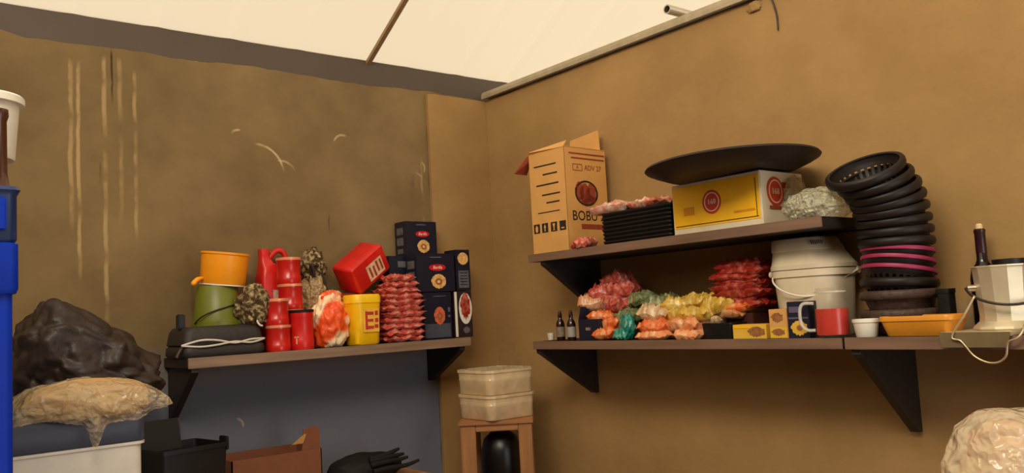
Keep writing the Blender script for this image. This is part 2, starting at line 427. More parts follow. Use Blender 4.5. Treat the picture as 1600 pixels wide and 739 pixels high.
bm = bmesh.new()      # doorway gap added to go with the rear fill lamp
for (a_, b_, z_, h_) in ((-2.75, 1.3, 0, 4.6), (2.5, XW, 0, 4.6), (1.3, 2.5, 2.1, 2.5)): box(bm, b_-a_, .15, h_, Tr((a_+b_)/2, -1.275, z_), 0)
struct('wall_back', bm, m_wall_b)
# steel beam on the left wall, metal edge strip on the right wall
m_beam = mat('beam_paint', (82, 67, 54), .6, var=.06, scale=5)
bm = bmesh.new(); x0, x1 = -2.6, XW+.32
add(bm, [(x, y, z) for x in (x0, x1) for (y, z) in ((YW+.03, TOP-.09), (YW+.03, TOP+.135), (YW+.05, TOP+.135), (YW+.05, TOP-.07), (YW+.13, TOP-.07), (YW+.13, TOP-.09))],
    [(0, 1, 7, 6), (1, 2, 8, 7), (2, 3, 9, 8), (3, 4, 10, 9), (4, 5, 11, 10), (5, 0, 6, 11), (0, 5, 4, 3, 2, 1), (6, 7, 8, 9, 10, 11)])
struct('beam', bm, m_beam)
bm = bmesh.new()
add(bm, [(x, y, z) for y in (1.62, YW-.03) for (x, z) in ((XW-.035, TOP-.006), (XW-.035, TOP+.012), (XW-.03, TOP+.03), (XW+.1, TOP+.045), (XW+.1, TOP+.002), (XW, TOP+.0))],
    [(0, 1, 7, 6), (1, 2, 8, 7), (2, 3, 9, 8), (3, 4, 10, 9), (4, 5, 11, 10), (5, 0, 6, 11), (0, 5, 4, 3, 2, 1), (6, 7, 8, 9, 10, 11)])
struct('trim_1', bm, mat('galvanised_strip', (176, 160, 132), .5, .3))
# translucent roof sheeting rising towards the back
SL = math.radians(29); RZ = TOP+.115
m_roof = bpy.data.materials.new('translucent_sheet'); m_roof.use_nodes = True; nt = m_roof.node_tree; nt.nodes.clear()
out = nt.nodes.new('ShaderNodeOutputMaterial'); mx = nt.nodes.new('ShaderNodeMixShader'); tl = nt.nodes.new('ShaderNodeBsdfTranslucent'); df = nt.nodes.new('ShaderNodeBsdfDiffuse')
nz = nt.nodes.new('ShaderNodeTexNoise'); nz.inputs['Scale'].default_value = 1.2
rp = nt.nodes.new('ShaderNodeValToRGB'); rp.color_ramp.elements[0].color = (.62, .56, .45, 1); rp.color_ramp.elements[1].color = (.68, .62, .52, 1)
nt.links.new(nz.outputs['Fac'], rp.inputs['Fac']); nt.links.new(rp.outputs['Color'], tl.inputs['Color']); df.inputs['Color'].default_value = (.62, .56, .45, 1)
mx.inputs[0].default_value = .25; nt.links.new(tl.outputs[0], mx.inputs[1]); nt.links.new(df.outputs[0], mx.inputs[2]); nt.links.new(mx.outputs[0], out.inputs['Surface'])
def roof_pt(x, s, lift=0): return (x, YW+.06-s*math.cos(SL)-lift*math.sin(SL), RZ+s*math.sin(SL)-lift*math.cos(SL))
bm = bmesh.new(); n = 200; rs = []
for i in range(n+1):
    x = -4+11*i/n; k = (x % .32)/.32; h = -.004*max(0, 1-abs(k-.5)*9)
    rs.append([bm.verts.new(roof_pt(x, s, h)) for s in (-.5, 5.6)])
for a, b in zip(rs, rs[1:]): bm.faces.new((a[0], b[0], b[1], a[1]))
struct('ceiling', bm, m_roof)
m_seam = mat('seam_batten', (150, 120, 84), .6)
def roof_x(px, py):     # where a sightline meets the roof plane
    d = _F*FPX+_R*(px-800)-_U*(py-369.5); nrm = Vector((0, math.sin(SL), math.cos(SL))); p0 = Vector(roof_pt(0, 0))-Vector((0, 0, CAMZ))
    return d*(p0.dot(nrm)/d.dot(nrm))
xr = roof_x(600, 52).x
bm = bmesh.new()
for q in range(1):
    add(bm, [roof_pt(xr+dx, s, l) for s in (-.1, 5.5) for (dx, l) in ((-.012, .002), (.012, .002), (.012, .02), (-.012, .02))],
        [(0, 1, 5, 4), (1, 2, 6, 5), (2, 3, 7, 6), (3, 0, 4, 7), (0, 3, 2, 1), (4, 5, 6, 7)])
struct('trim_2', bm, m_seam)
# pipe stub and hanging wire at the top of the right wall
xe = XW-.065; zt = TOP+.067; yy = Y_at(1042, xe, zt)
bm = bmesh.new()
lathe(bm, [(.015, 0), (.020, 0), (.020, .40), (.015, .40), (.015, 0)], 20, Matrix.Translation((xe, yy, zt)) @ Matrix.Rotation(PI/2, 4, 'Y'))
one('pipe_stub', 'grey metal pipe end poking out above the top of the right wall', 'pipe', bm, m_steel, (0, 0, 0), smooth=40)
bm = bmesh.new(); yw = Y_at(1205, XW, 2.5); k = mpp(XW, yw, 2.5)
tube(bm, [(XW-.006, yw+12*k, 2.545), (XW-.02, yw, 2.542), (XW-.022, yw-8*k, 2.50), (XW-.012, yw-11*k, 2.44), (XW-.008, yw-10*k, 2.385)], .0035, 7)
one('wire', 'thin bent wire hanging over the top of the right wall', 'wire', bm, m_darkwire, (0, 0, 0))
bm = bmesh.new(); blob(bm, .014, .03, .024, .4, 3, 3, 3); 
one('mortar_lump', 'rough lump of mortar on the right wall beside the hanging wire', 'mortar', bm, m_wall_r, (XW-.004, Y_at(1180, XW, 2.5), 2.49))

# ------------------------------------------------------------------ shelves
def bracket_x(name, label, y, depth, h, x_front, ztop, parent, m=m_shelfdark):      # plate square to the right wall
    bm = bmesh.new()
    poly = [(x_front, 0), (XW-.002, 0), (XW-.002, -h), (XW-.026, -h), (x_front+.02, -.028), (x_front, -.016)]
    prism(bm, poly, .03, Matrix(((1, 0, 0, 0), (0, 0, -1, y+.015), (0, 1, 0, ztop), (0, 0, 0, 1))))
    return obj('bracket', bm, m, parent, 0)
def shelf_right(name, label, y0, y1, z, th, brackets):
    t = thing(name, label, 'shelf', (0, 0, 0))
    bm = bmesh.new(); box(bm, XW-.002-SX-.004, y1-y0, th, Tr((SX+.004+XW-.002)/2, (y0+y1)/2, z-th), .002); obj('board', bm, m_shelfdark, t, 0)
    bm = bmesh.new(); box(bm, .006, y1-y0, th+.002, Tr(SX+.002, (y0+y1)/2, z-th-.001), .0015); obj('edge_strip', bm, m_shelf, t, 0)
    for (y, h) in brackets: bracket_x('', '', y, 0, h, SX+.012, z-th-.001, t)
    return t
yj = Y_at(1317, SX, ZR)
shelf_right('wall_shelf', 'long dark shelf on the right wall holding the packets and white bucket', yj+.004, 2.985, ZR, .034, [(2.962, .225)])
shelf_right('wall_shelf', 'short dark shelf on the right wall under the basket stack and metal pot', .55, yj-.004, ZR+.001, .036, [(1.435, .295), (.75, .29)])
shelf_right('wall_shelf', 'upper dark shelf on the right wall holding the cartons and big black pan', 1.507, 2.985, ZU, .034, [(2.90, .24)])
t = thing('wall_shelf', 'dark shelf on the left wall holding red tins and pasta boxes', 'shelf', (0, 0, 0))
XL0, XL1 = X_at(294, SYL, ZL), 2.47
bm = bmesh.new(); box(bm, XL1-XL0, YW-.002-SYL-.004, .04, Tr((XL0+XL1)/2, (SYL+.004+YW-.002)/2, ZL-.04), .002); obj('board', bm, m_shelfdark, t, 0)
bm = bmesh.new(); box(bm, XL1-XL0, .006, .042, Tr((XL0+XL1)/2, SYL+.002, ZL-.041), .0015); obj('edge_strip', bm, m_shelfx, t, 0)
for (x, h) in ((XL0+.03, .21), (2.425, .17)):
    bm = bmesh.new(); prism(bm, [(SYL+.012, 0), (YW-.002, 0), (YW-.002, -h), (YW-.03, -h), (SYL+.03, -.03), (SYL+.012, -.016)], .03,
                            Matrix(((0, 0, 1, x-.015), (1, 0, 0, 0), (0, 1, 0, ZL-.041), (0, 0, 0, 1)))); obj('bracket', bm, m_shelfdark, t, 0)
bm = bmesh.new(); lathe(bm, [(0, 0), (.012, 0), (.016, .012), (.013, .026), (0, .03)], 16)
o = obj('bracket_cap', bm, m_steel, t, 50, (XL0+.03, YW-.05, ZL-.275)); o['label'] = 'shiny metal cap below bracket'
#@@OBJECTS
# ------------------------------------------------------------------ right wall, upper shelf
def boxes(px_l, px_r, X, z, py_top, pxm=None):
    """y range and height of a box whose face towards -X stands at X on height z between two sightlines"""
    a, b = Y_at(px_l, X, z), Y_at(px_r, X, z); return b, a, Z_at(py_top, X, (a+b)/2)-z
# open carton with printed sides
X0 = 2.535; y0, y1, h = boxes(834, 887, X0, ZU, 236); d = .27; wd = y1-y0
t = thing('carton', 'tall open brown carton with printed sides on the upper shelf', 'box', (X0+d/2, (y0+y1)/2, ZU), math.radians(3))
bm = bmesh.new(); T_ = .004
box(bm, d, wd, T_, I4, 0)
for M_, a, b in ((Tr(-d/2+T_/2, 0, 0), T_, wd), (Tr(d/2-T_/2, 0, 0), T_, wd), (Tr(0, -wd/2+T_/2, 0), d, T_), (Tr(0, wd/2-T_/2, 0), d, T_)): box(bm, a, b, h, M_, .0015)
obj('body', bm, m_card, t, 0)
def flap(px_pts, m=m_card):
    bm = bmesh.new(); n_ = len(px_pts)
    c = (Vector(px_pts[1])-Vector(px_pts[0])).cross(Vector(px_pts[2])-Vector(px_pts[0])).normalized()*.004
    add(bm, px_pts+[tuple(Vector(p)+c) for p in px_pts], [tuple(range(n_))[::-1], tuple(range(n_, 2*n_))]+[(i, (i+1) % n_, n_+(i+1) % n_, n_+i) for i in range(n_)])
    return obj('flap', bm, m, t, 0)
flap([(d/2, -wd/2+.03, h), (d/2, wd/2, h), (d/2+.004, wd/2-.01, h+.09), (d/2-.004, -wd/2+.03, h+.105)])
flap([(-d/2+.01, wd/2, h), (d/2-.05, wd/2, h), (d/2-.06, wd/2+.05, h+.02), (-d/2+.03, wd/2+.06, h-.04)], m_cardred)
flap([(-d/2, -wd/2+.004, h), (-d/2, wd/2-.004, h), (-d/2-.01, wd/2-.02, h+.006), (-d/2+.05, -wd/2+.03, h+.035)])
flap([(-d/2+.02, wd/2, h-.02), (-d/2+.0, wd/2, h-.0), (-d/2-.055, wd/2+.045, h-.085), (-d/2+.03, wd/2+.05, h-.085)], m_cardred)
flap([(-d/2, -wd/2, h), (d/2, -wd/2, h), (d/2+.01, -wd/2+.07, h+.02), (-d/2+.03, -wd/2+.08, h+.012)])
rs_ = [(-.01, h*.36, wd*.62, .008), (.02, h*.27, wd*.4, .009), (.0, h*.17, wd*.62, .009), (.02, h*.07, wd*.5, .009), (.03, -h*.01, wd*.36, .009), (0, -h*.10, wd*.6, .006)]
rects('printed_lines', t, 'x', d/2, [(u, v+h/2, a, b*.7) for u, v, a, b in rs_], m_dark)
for k, u in enumerate((-.36, -.13, .12, .36)):
    o = rects('pictogram', t, 'x', d/2, [(u*wd, h*.25, wd*.17, .042)], m_dark)
    bm = bmesh.new(); M_ = face_m('x', d/2, .002); uu = u*wd; vv_ = h*.25
    sh = ([(-.006, -.016), (.006, -.016), (.009, .004), (0, .016), (-.009, .004)], [(0, .016), (.008, 0), (.003, 0), (.003, -.016), (-.003, -.016), (-.003, 0), (-.008, 0)], [(-.009, .014), (.009, .014), (.004, 0), (.002, -.012), (.008, -.016), (-.008, -.016), (-.002, -.012), (-.004, 0)], [(-.009, -.014), (.009, -.014), (.009, -.008), (-.009, -.008)])[k]
    prism(bm, [(uu+x, vv_+y) for x, y in sh], .0008, M_); obj('symbol', bm, m_card, o, 0)
ellipse('emblem_ring', t, 'y', wd/2, -.02*d, h*.56, .075, .058, m_dark, .86)
for (u, v, a, b) in ((-.05, .58, .026, .042), (-.015, .55, .032, .05), (.025, .56, .03, .045), (.0, .50, .05, .022)):
    ellipse('emblem_fruit', t, 'y', wd/2, u, h*v, a, b, m_cardred, wob=.16)
text('lettering', t, 'y', wd/2, .0, h*.335, .062, 'BOBU 2', m_dark, sx=1.0)
rects('red_bar', t, 'y', wd/2, [(.03, h*.235, .16, .022)], m_cardred)
text('lettering', t, 'y', wd/2, .045, h*.81, .034, 'ADV 27', m_cardred); rects('printed_frame', t, 'y', wd/2, [(-.055, h*.81+.014, .06, .003), (-.055, h*.81-.014, .06, .003), (-.0845, h*.81, .003, .028), (-.0255, h*.81, .003, .028)], m_cardred)
text('lettering', t, 'y', wd/2, -.055, h*.81, .022, 'A', m_cardred)
rects('printed_lines', t, 'y', wd/2, [(.01, h*.945, d*.86, .007), (.015, h*.90, d*.8, .007)], m_cardred)
# stack of black trays and the packets on and beside it
Xb = 2.515; yb0, yb1, hb = boxes(941, 1049, Xb, ZU, 326); nb = 8; th = hb/nb
proto = None
for k in range(nb):
    nm = ('lowest', 'second from the bottom', 'third from the bottom', 'fourth from the bottom', 'fifth from the bottom', 'third from the top', 'second from the top', 'topmost')[k]
    if proto is None:
        bm = bmesh.new(); W2, D2 = (yb1-yb0)/2, .10
        loft(bm, [(0, D2-.006, W2-.006, .012), (th*.55, D2-.001, W2-.001, .014), (th*.6, D2, W2, .014), (th*.97, D2, W2, .014), (th*.97, D2-.008, W2-.008, .012), (th*.5, D2-.012, W2-.012, .01)], nc=4)
        proto = o = obj('food_tray', bm, m_black, None, 40)
    else: o = proto.copy(); COL.objects.link(o)
    o.location = (Xb+.10+random.uniform(-.002, .002), (yb0+yb1)/2+random.uniform(-.002, .002), ZU+k*th)
    tag(o, f'flat black tray {nm} in the stack between carton and yellow box'.replace('flat black tray topmost', 'topmost flat black tray'), 'tray', 'black trays on the upper shelf')
def pk(name, label, cat, px, py, X, L, W, H, m, rz=PI/2, tilt=(0, 0), seed=1, group=None, z=None):
    y = Y_at(px, X, z if z is not None else ZR+.1); zz = z if z is not None else Z_at(py, X, y)-H/2
    y = Y_at(px, X, zz+H/2)
    bm = bmesh.new(); packet(bm, L, W, H*(1.45 if group else 1), seed)
    return one(name, label, cat, bm, m, (X, y, zz), rz, group, 60, tilt)
zt_ = ZU+hb
pk('snack_packet', 'crumpled pink and clear packet lying on the left of the black trays', 'packet', 962, 314, 2.59, (.20), .14, .05, foil('pinkish_film', (206, 140, 120), (244, 226, 200), 30), PI/2+.1, seed=31, z=zt_)
pk('snack_packet', 'red and clear packet lying on the black trays beside the yellow box', 'packet', 1018, 310, 2.60, .17, .13, .042, foil('red_pale_film', (190, 90, 74), (240, 214, 180), 26), PI/2-.1, seed=32, z=zt_)
pk('snack_packet', 'pink packet squeezed between the carton and the black trays', 'packet', 915, 372, 2.535, .10, .07, .045, m_pinkfoil, .3, seed=33, z=ZU)
pk('snack_packet', 'small shiny packet at the front foot of the carton', 'packet', 899, 384, 2.506, .05, .012, .022, m_redfoil, PI/2, seed=34, z=ZU+.001)
# yellow and white box
X0 = 2.52; y0, y1, h = boxes(1054, 1193, X0, ZU, 272); d = .26; wd = y1-y0; h *= .92
t = thing('noodle_box', 'yellow fronted white box with round red emblems under the pan', 'box', (X0+d/2, (y0+y1)/2, ZU), 0)
bm = bmesh.new(); box(bm, d, wd, h, I4, .003); obj('body', bm, m_cream, t, 0)
m_yc = mat('yellow_card', (250, 188, 20), .5, var=.05)
rects('yellow_panel', t, 'x', d/2, [(.0, h*.53, wd*.965, h*.82)], m_yc)
rects('border_line', t, 'x', d/2, [(0, h*.165, wd*.93, .003), (wd*.45, h*.53, .003, h*.7)], m_dark, .002)
def emblem(face, dd, u, v, r):
    o = ellipse('emblem', t, face, dd, u, v, r, r*1.05, mat('emblem_red', (196, 50, 24), .5), 0, .0024)
    ellipse('emblem_ring', o, face, dd, u, v, r*.8, r*.84, m_cream, .9, .0032)
    o2 = text('lettering', o, face, dd, u, v, r*.6, '168', m_cream, .0036)
    o2.matrix_parent_inverse = Matrix.Identity(4)
emblem('x', d/2, -.03*wd, h*.56, .042); emblem('y', wd/2, -d*.18, h*.62, .05)
rects('printed_lines', t, 'x', d/2, [(-.30*wd, h*.44, .05, .03), (.32*wd, h*.30, .09, .008)], mat('ochre_print', (216, 140, 20), .5), .0022)
rects('printed_lines', t, 'y', wd/2, [(-d*.2, h*.32, .07, .012), (d*.08, h*.75, .05, .02)], m_cardred, .002)
# film wrapped round the end of the box
bm = bmesh.new(); blob(bm, .075, .012, h*.42, .25, 3, 5, 4); obj('wrapper', bm, m_film, t, 180, (d*.24, -wd/2-.016, .03))
# the big pan lying upside right on the box
r_ = .305; xp = 2.545; zp = ZU+h+.004; yp = Y_at(1142, xp, zp+.06)
bm = bmesh.new(); lathe(bm, [(0, 0), (.20, 0), (.235, .004), (.285, .024), (r_-.008, .032), (r_, .034), (r_+.005, .039), (r_, .046), (r_-.012, .043), (.283, .032), (.235, .012), (.19, .007), (0, .007)], 64)
one('wide_pan', 'large shallow black pan resting on top of the yellow box', 'pan', bm, mat('black_enamel', (40, 29, 25), .55, spec=.35), (xp, yp, zp), 0, smooth=40, tilt=(math.radians(-1.5), 0))
# bag hanging on the end of the upper shelf
yb = Y_at(1283, 2.63, ZU+.05)
bm = bmesh.new(); blob(bm, .10, .108, .060, .16, 2.6, 11, 5, power=.9); o = one('plastic_bag', 'crumpled clear plastic bag on the right end of the upper shelf', 'bag', bm, film('bag_film', (255, 244, 210), .42, .10, .6, 44), (2.61, yb, ZU+.001), smooth=180)

# ------------------------------------------------------------------ basket stack
bx, X = [], 2.70
def basket_body(slots=True):
    bm = bmesh.new(); n_ = 60
    prof = [(.0, 0), (.080, 0), (.088, .004), (.092, .014), (.104, .044), (.107, .052), (.111, .056), (.113, .074), (.110, .075), (.107, .060), (.103, .052), (.099, .044), (.087, .012), (.080, .005), (0, .004)]
    lathe(bm, prof, n_, skip=(lambda i, k: (i in (3, 11)) and k % 2 == 1) if slots else None)
    return bm
def basket_rim(fat):
    bm = bmesh.new()
    if fat: lathe(bm, [(.1135, .050), (.119, .052), (.1225, .060), (.1225, .070), (.119, .077), (.112, .080), (.107, .077), (.107, .073), (.112, .0745), (.1135, .070), (.1135, .050)], 60)
    else: lathe(bm, [(.1135, .064), (.119, .065), (.1205, .070), (.119, .077), (.112, .079), (.107, .077), (.107, .074), (.112, .0745), (.1135, .070), (.1135, .064)], 60)
    return bm
m_bk = mat('black_basket_plastic', (26, 18, 15), .5, spec=.35); m_mg = mat('magenta_plastic', (150, 36, 76), .5)
m_bin = mat('brown_woven_plastic', (66, 48, 40), .6, var=.35, scale=80, bump=.35)
_b = obj('basket', basket_body(), m_bk, None, 40); me_b = _b.data; bpy.data.objects.remove(_b)
_b = obj('rim', basket_rim(True), m_bk, None, 50); me_r = _b.data; bpy.data.objects.remove(_b)
_b = obj('rim', basket_rim(False), m_mg, None, 50); me_m = _b.data; bpy.data.objects.remove(_b)
_b = obj('basket', basket_body(False), m_bin, None, 40); me_w = _b.data; bpy.data.objects.remove(_b); me_rw = me_r.copy(); me_rw.materials.clear(); me_rw.materials.append(m_bin)
# the stack leans out from the wall towards its top: (px, py of the rim's middle, X, lean towards the room, lean sideways, size)
spine = [(1407, 476, 2.70, 0, 0, 1.03), (1406, 456, 2.70, 0, 0, 1.03), (1405, 438, 2.70, -3, 2, 1.0), (1404, 421, 2.70, -9, 4, .98), (1403, 406, 2.70, -9, 3, .97), (1402, 391, 2.70, -6, 2, .97),
         (1400, 375, 2.695, 0, 0, .98), (1398, 358, 2.69, 3, 0, .98), (1395, 341, 2.68, 6, 0, .98), (1391, 324, 2.665, 11, 0, .98), (1386, 308, 2.65, 17, 0, .98), (1378, 293, 2.63, 22, 0, .99), (1366, 278, 2.605, 25, 0, 1.0), (1350, 264, 2.58, 28, 0, 1.05)]
nms = ('lowest brown basket', 'second lowest brown basket', 'black basket just under the magenta rims', 'lower magenta rimmed basket', 'middle magenta rimmed basket', 'upper magenta rimmed basket')
for k, (px, py, X, ln, sd, s_) in enumerate(spine):
    y = Y_at(px, X, 1.5); z = Z_at(py, X, y); y = Y_at(px, X, z); z = Z_at(py, X, y); s_ *= .97
    if k == 0: z = ZR+.0015+.073*s_
    o = bpy.data.objects.new('basket', me_w if k < 2 else me_b); COL.objects.link(o)
    rm = bpy.data.objects.new('rim', me_rw if k < 2 else me_m if k in (3, 4, 5) else me_r); COL.objects.link(rm); rm.parent = o
    if k in (3, 4, 5): rm['label'] = 'magenta basket rim'
    o.matrix_world = Matrix.Translation((X, y, z)) @ Matrix.Rotation(math.radians(-ln), 4, 'Y') @ Matrix.Rotation(math.radians(sd), 4, 'X') @ Matrix.Translation((0, 0, -.073*s_)) @ Matrix.Diagonal((s_, s_, s_, 1))
    nm = nms[k] if k < 6 else f'black basket {("directly","second","third","fourth","fifth","sixth","seventh")[k-6]} above the magenta rims' if k < 13 else 'topmost tilted black basket with open slots'
    tag(o, nm+' in the leaning basket stack', 'basket', 'stacked baskets')

# ------------------------------------------------------------------ right wall, lower shelf
def at_r(px, X, z=ZR): return (X, Y_at(px, X, z), z)
# candle glass, bottles, dark carton
bm = bmesh.new(); lathe(bm, [(0, 0), (.013, 0), (.019, .05), (.0185, .05), (.0125, .003), (0, .003)], 24)
t = thing('shot_glass', 'tiny clear glass with a white candle at the shelf end', 'glass', at_r(861, 2.56))
obj('glass', bm, m_glass, t, 40); bm = bmesh.new(); lathe(bm, [(0, .004), (.0125, .004), (.0165, .034), (0, .036)], 20); obj('candle', bm, m_white, t, 40)
def bottle(px, X, s_, label, body_m, labm, capm):
    t = thing('sauce_bottle', label, 'bottle', at_r(px, X))
    bm = bmesh.new(); lathe(bm, [(0, 0), (.019, 0), (.021, .003), (.021, .078), (.016, .094), (.009, .104), (.008, .118), (0, .118)], 24, Matrix.Diagonal((s_, s_, s_, 1))); obj('body', bm, body_m, t, 40)
    bm = bmesh.new(); lathe(bm, [(0, .110), (.0105, .110), (.0105, .122), (.006, .142), (.0, .145)], 20, Matrix.Diagonal((s_, s_, s_, 1))); obj('cap', bm, capm, t, 40)
    bm = bmesh.new(); lathe(bm, [(.0212, .018), (.0217, .018), (.0217, .066), (.0212, .066), (.0212, .018)], 24, Matrix.Diagonal((s_, s_, s_, 1))); obj('paper_label', bm, labm, t, 40)
m_amber = mat('amber_glass', (40, 16, 10), .15, spec=.6); m_greylab = mat('grey_label', (128, 112, 96), .6, var=.3, scale=60)
bottle(877, 2.575, .92, 'small dark bottle with patterned label beside the candle glass', m_amber, m_greylab, m_amber)
bottle(894, 2.545, .92, 'small dark bottle with plain grey label beside the dark carton', m_amber, mat('pale_grey_label', (150, 145, 140), .6), m_amber)
Xc = 2.53; y0, y1, h = boxes(905, 936, Xc, ZR, 499)
t = thing('dark_carton', 'low dark navy carton behind the small dark bottles', 'box', (Xc+.06, (y0+y1)/2, ZR), 0)
bm = bmesh.new(); box(bm, .12, y1-y0, h, I4, .002); obj('body', bm, m_navy, t, 0)
bm = bmesh.new(); prism(bm, [(-.058, 0), (.058, 0), (.05, .05), (-.04, .055)], .003, Matrix(((1, 0, 0, 0), (0, 0, -1, (y1-y0)/2), (0, 1, 0, h), (0, 0, 0, 1)))); obj('lid_flap', bm, m_navy, t, 0)
rects('pale_mark', t, 'x', .06, [(.0, h*.55, .03, .012)], m_greylab)
# heap of packets: (px, py, X, length, width, height, material, rz, label)
m_or = foil('orange_foil', (226, 104, 44), (240, 176, 120)); m_pe = foil('peach_foil', (232, 146, 92), (240, 196, 150))
m_teal = foil('teal_foil', (18, 130, 112), (120, 190, 160)); m_ye = foil('yellow_foil', (206, 162, 56), (236, 212, 130))
m_pale = foil('pale_foil', (202, 164, 120), (232, 212, 176)); m_tan = foil('tan_foil', (196, 128, 78), (226, 180, 130)); m_green = foil('green_foil', (104, 116, 74), (176, 176, 130))
H0 = PI/2
heap = [
 (952, 522, 2.57, .11, .10, .035, m_or, H0+.1, 'orange packet at the very front beside the dark carton'),
 (975, 524, 2.535, .075, .06, .030, m_teal, H0, 'flat teal packet lying under the standing teal one'),
 (978, 512, 2.545, .085, .05, .05, m_teal, H0-.5, 'teal green packet standing out among the orange ones'),
 (957, 508, 2.60, .13, .10, .04, m_or, H0-.15, 'bright orange packet second in the pile beside dark carton'),
 (944, 497, 2.60, .12, .10, .035, m_or, H0+.2, 'orange packet below the pink bagged packets'),
 (985, 497, 2.61, .11, .09, .04, m_green, H0-.2, 'green and grey packet above the teal one'),
 (1032, 525, 2.56, .16, .12, .028, m_pe, H0, 'lowest long peach packet under a deeper orange packet'),
 (1031, 512, 2.57, .15, .12, .036, m_or, H0-.05, 'deep orange packet in the middle of the lower row'),
 (1027, 492, 2.60, .14, .11, .045, m_pale, H0+.1, 'whitish pale packet on top of the orange packet'),
 (1081, 524, 2.55, .11, .10, .028, m_pe, H0-.08, 'small peach packet at the shelf front beside black tub'),
 (1075, 510, 2.57, .15, .11, .036, m_pe, H0-.12, 'plump peach packet above the small peach packet'),
 (1068, 495, 2.61, .15, .10, .04, m_ye, H0-.3, 'yellow packet slanting down above the plump peach packet'),
 (1060, 479, 2.63, .12, .10, .04, m_ye, H0+.35, 'yellow packet leaning on the whitish packet'),
 (1098, 494, 2.60, .15, .10, .04, m_ye, H0-.25, 'long yellow packet in the middle of the yellow heap'),
 (1093, 474, 2.64, .14, .10, .04, m_ye, H0-.3, 'topmost yellow packet of the yellow heap'),
 (1122, 482, 2.62, .14, .10, .045, m_ye, H0-.3, 'yellow packet between the topmost yellow one and the red stack'),
 (1118, 502, 2.62, .10, .10, .03, m_pale, H0, 'dull pale packet resting just over the black tub'),
 (1140, 493, 2.63, .15, .10, .024, m_tan, H0, 'flat tan packet lying behind the black tub'),
 (1155, 482, 2.65, .15, .11, .024, m_or, H0, 'flat orange packet under the red stack'),
 (1035, 474, 2.70, .13, .10, .04, m_green, H0+.2, 'dull green packet in shade behind the whitish packet'),
 (1003, 470, 2.68, .12, .10, .04, m_green, H0-.4, 'dark greenish packet between the pink bag and pale packets'),
]
for k, (px, py, X, L_, W_, H_, m, rz, lb) in enumerate(heap):
    pk('snack_packet', lb, 'packet', px, py, X, L_, W_, H_, m, rz, (random.uniform(-.12, .12), random.uniform(-.1, .1)), k+2, 'snack packets on the lower right shelf', z=(ZR+.001 if py > 519 else None))
pinks = [(925, 478, 2.62, .11, .09, .05, H0+.6, 'dull pink packet at the left of the clear bagged pile'), (960, 478, 2.64, .13, .10, .05, H0-.3, 'pink packet in the middle of the clear bagged pile'),
         (945, 461, 2.66, .13, .09, .05, H0+.7, 'pink packet slanting upward in the clear bagged pile'), (975, 455, 2.68, .14, .10, .05, H0+.15, 'pink packet under the topmost one in the clear bagged pile'), (965, 441, 2.69, .13, .10, .045, H0-.1, 'topmost pink packet of the clear bagged pile')]
for k, (px, py, X, L_, W_, H_, rz, lb) in enumerate(pinks):
    pk('snack_packet', lb, 'packet', px, py, X, L_, W_, H_, m_pinkfoil if k != 0 else m_tan, rz, (random.uniform(-.3, .3), random.uniform(-.3, .3)), k+40, 'pink packets in a clear bag')
yy = Y_at(958, 2.71, 1.3); bm = bmesh.new(); blob(bm, .115, .14, .10, .22, 2.4, 21, 5)
one('clear_bag', 'clear crinkled bag around the pink packets under the upper shelf', 'bag', bm, film('thin_film', (200, 190, 165), .16, .2, .5, 40), (2.715, yy, ZR+.06), smooth=180)
# red stack
lv = ('lowest', 'second lowest', 'third lowest', 'fourth lowest', 'fourth from the top', 'third from the top', 'second from the top', 'topmost')
for k in range(8):
    px, py = 1163-(k % 2)*5+(4 if k > 5 else 0), 477-k*8.6
    pk('red_packet', f'red packet {lv[k]} in the red stack beside the white bucket' if k < 7 else 'topmost red packet in the red stack beside the white bucket', 'packet', px, py, 2.68+.008*math.sin(k*2), .205-.012*(k > 5), .13, .026, m_redfoil, H0+.06*math.sin(k*3), (0, .03*math.sin(k)), k+60, 'red packets beside the bucket')
Xk = 2.70; yk = Y_at(1165, Xk, 1.3)
# what carries the red stack: a dark carton in the shade behind the yellow box
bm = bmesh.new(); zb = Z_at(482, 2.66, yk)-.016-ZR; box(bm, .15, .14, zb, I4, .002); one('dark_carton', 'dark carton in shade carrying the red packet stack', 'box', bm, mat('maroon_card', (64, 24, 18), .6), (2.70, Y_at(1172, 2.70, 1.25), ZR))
Xt = 2.53; y0, y1, h = boxes(1096, 1144, Xt, ZR, 505)
bm = bmesh.new(); D2, W2 = .05, (y1-y0)/2; loft(bm, [(0, D2-.006, W2-.006, .01), (h-.006, D2-.001, W2-.001, .012), (h-.006, D2, W2, .012), (h, D2, W2, .012), (h, D2-.004, W2-.004, .01), (.004, D2-.01, W2-.01, .008)], nc=4)
one('black_tub', 'small black tub at the shelf front between packets and yellow box', 'tub', bm, m_black, (Xt+.05, (y0+y1)/2, ZR), smooth=40)
# small printed boxes
def small_box(name, label, pl, pr, pt, X, d, m, z=ZR):
    y0, y1, h = boxes(pl, pr, X, z, pt); t = thing(name, label, 'box', (X+d/2, (y0+y1)/2, z), 0)
    bm = bmesh.new(); box(bm, d, y1-y0, h, I4, .0015); obj('body', bm, m, t, 0); return t, d/2, y1-y0, h
m_straw = mat('straw_card', (226, 180, 60), .55, var=.08); m_br = mat('brown_picture', (150, 96, 50), .6, var=.3, scale=60)
t, dd, ww, h = small_box('yellow_box', 'small flat yellow box lying right of the black tub', 1146, 1198, 507, 2.52, .07, m_straw)
ellipse('picture', t, 'x', dd, ww*.22, h*.5, ww*.24, h*.34, m_br, 0, wob=.15); rects('top_band', t, 'x', dd, [(-ww*.2, h*.84, ww*.5, h*.2)], m_yc)
t, dd, ww, h = small_box('tea_box', 'small upright box with brown picture above yellow base', 1204, 1232, 483, 2.52, .04, m_card)
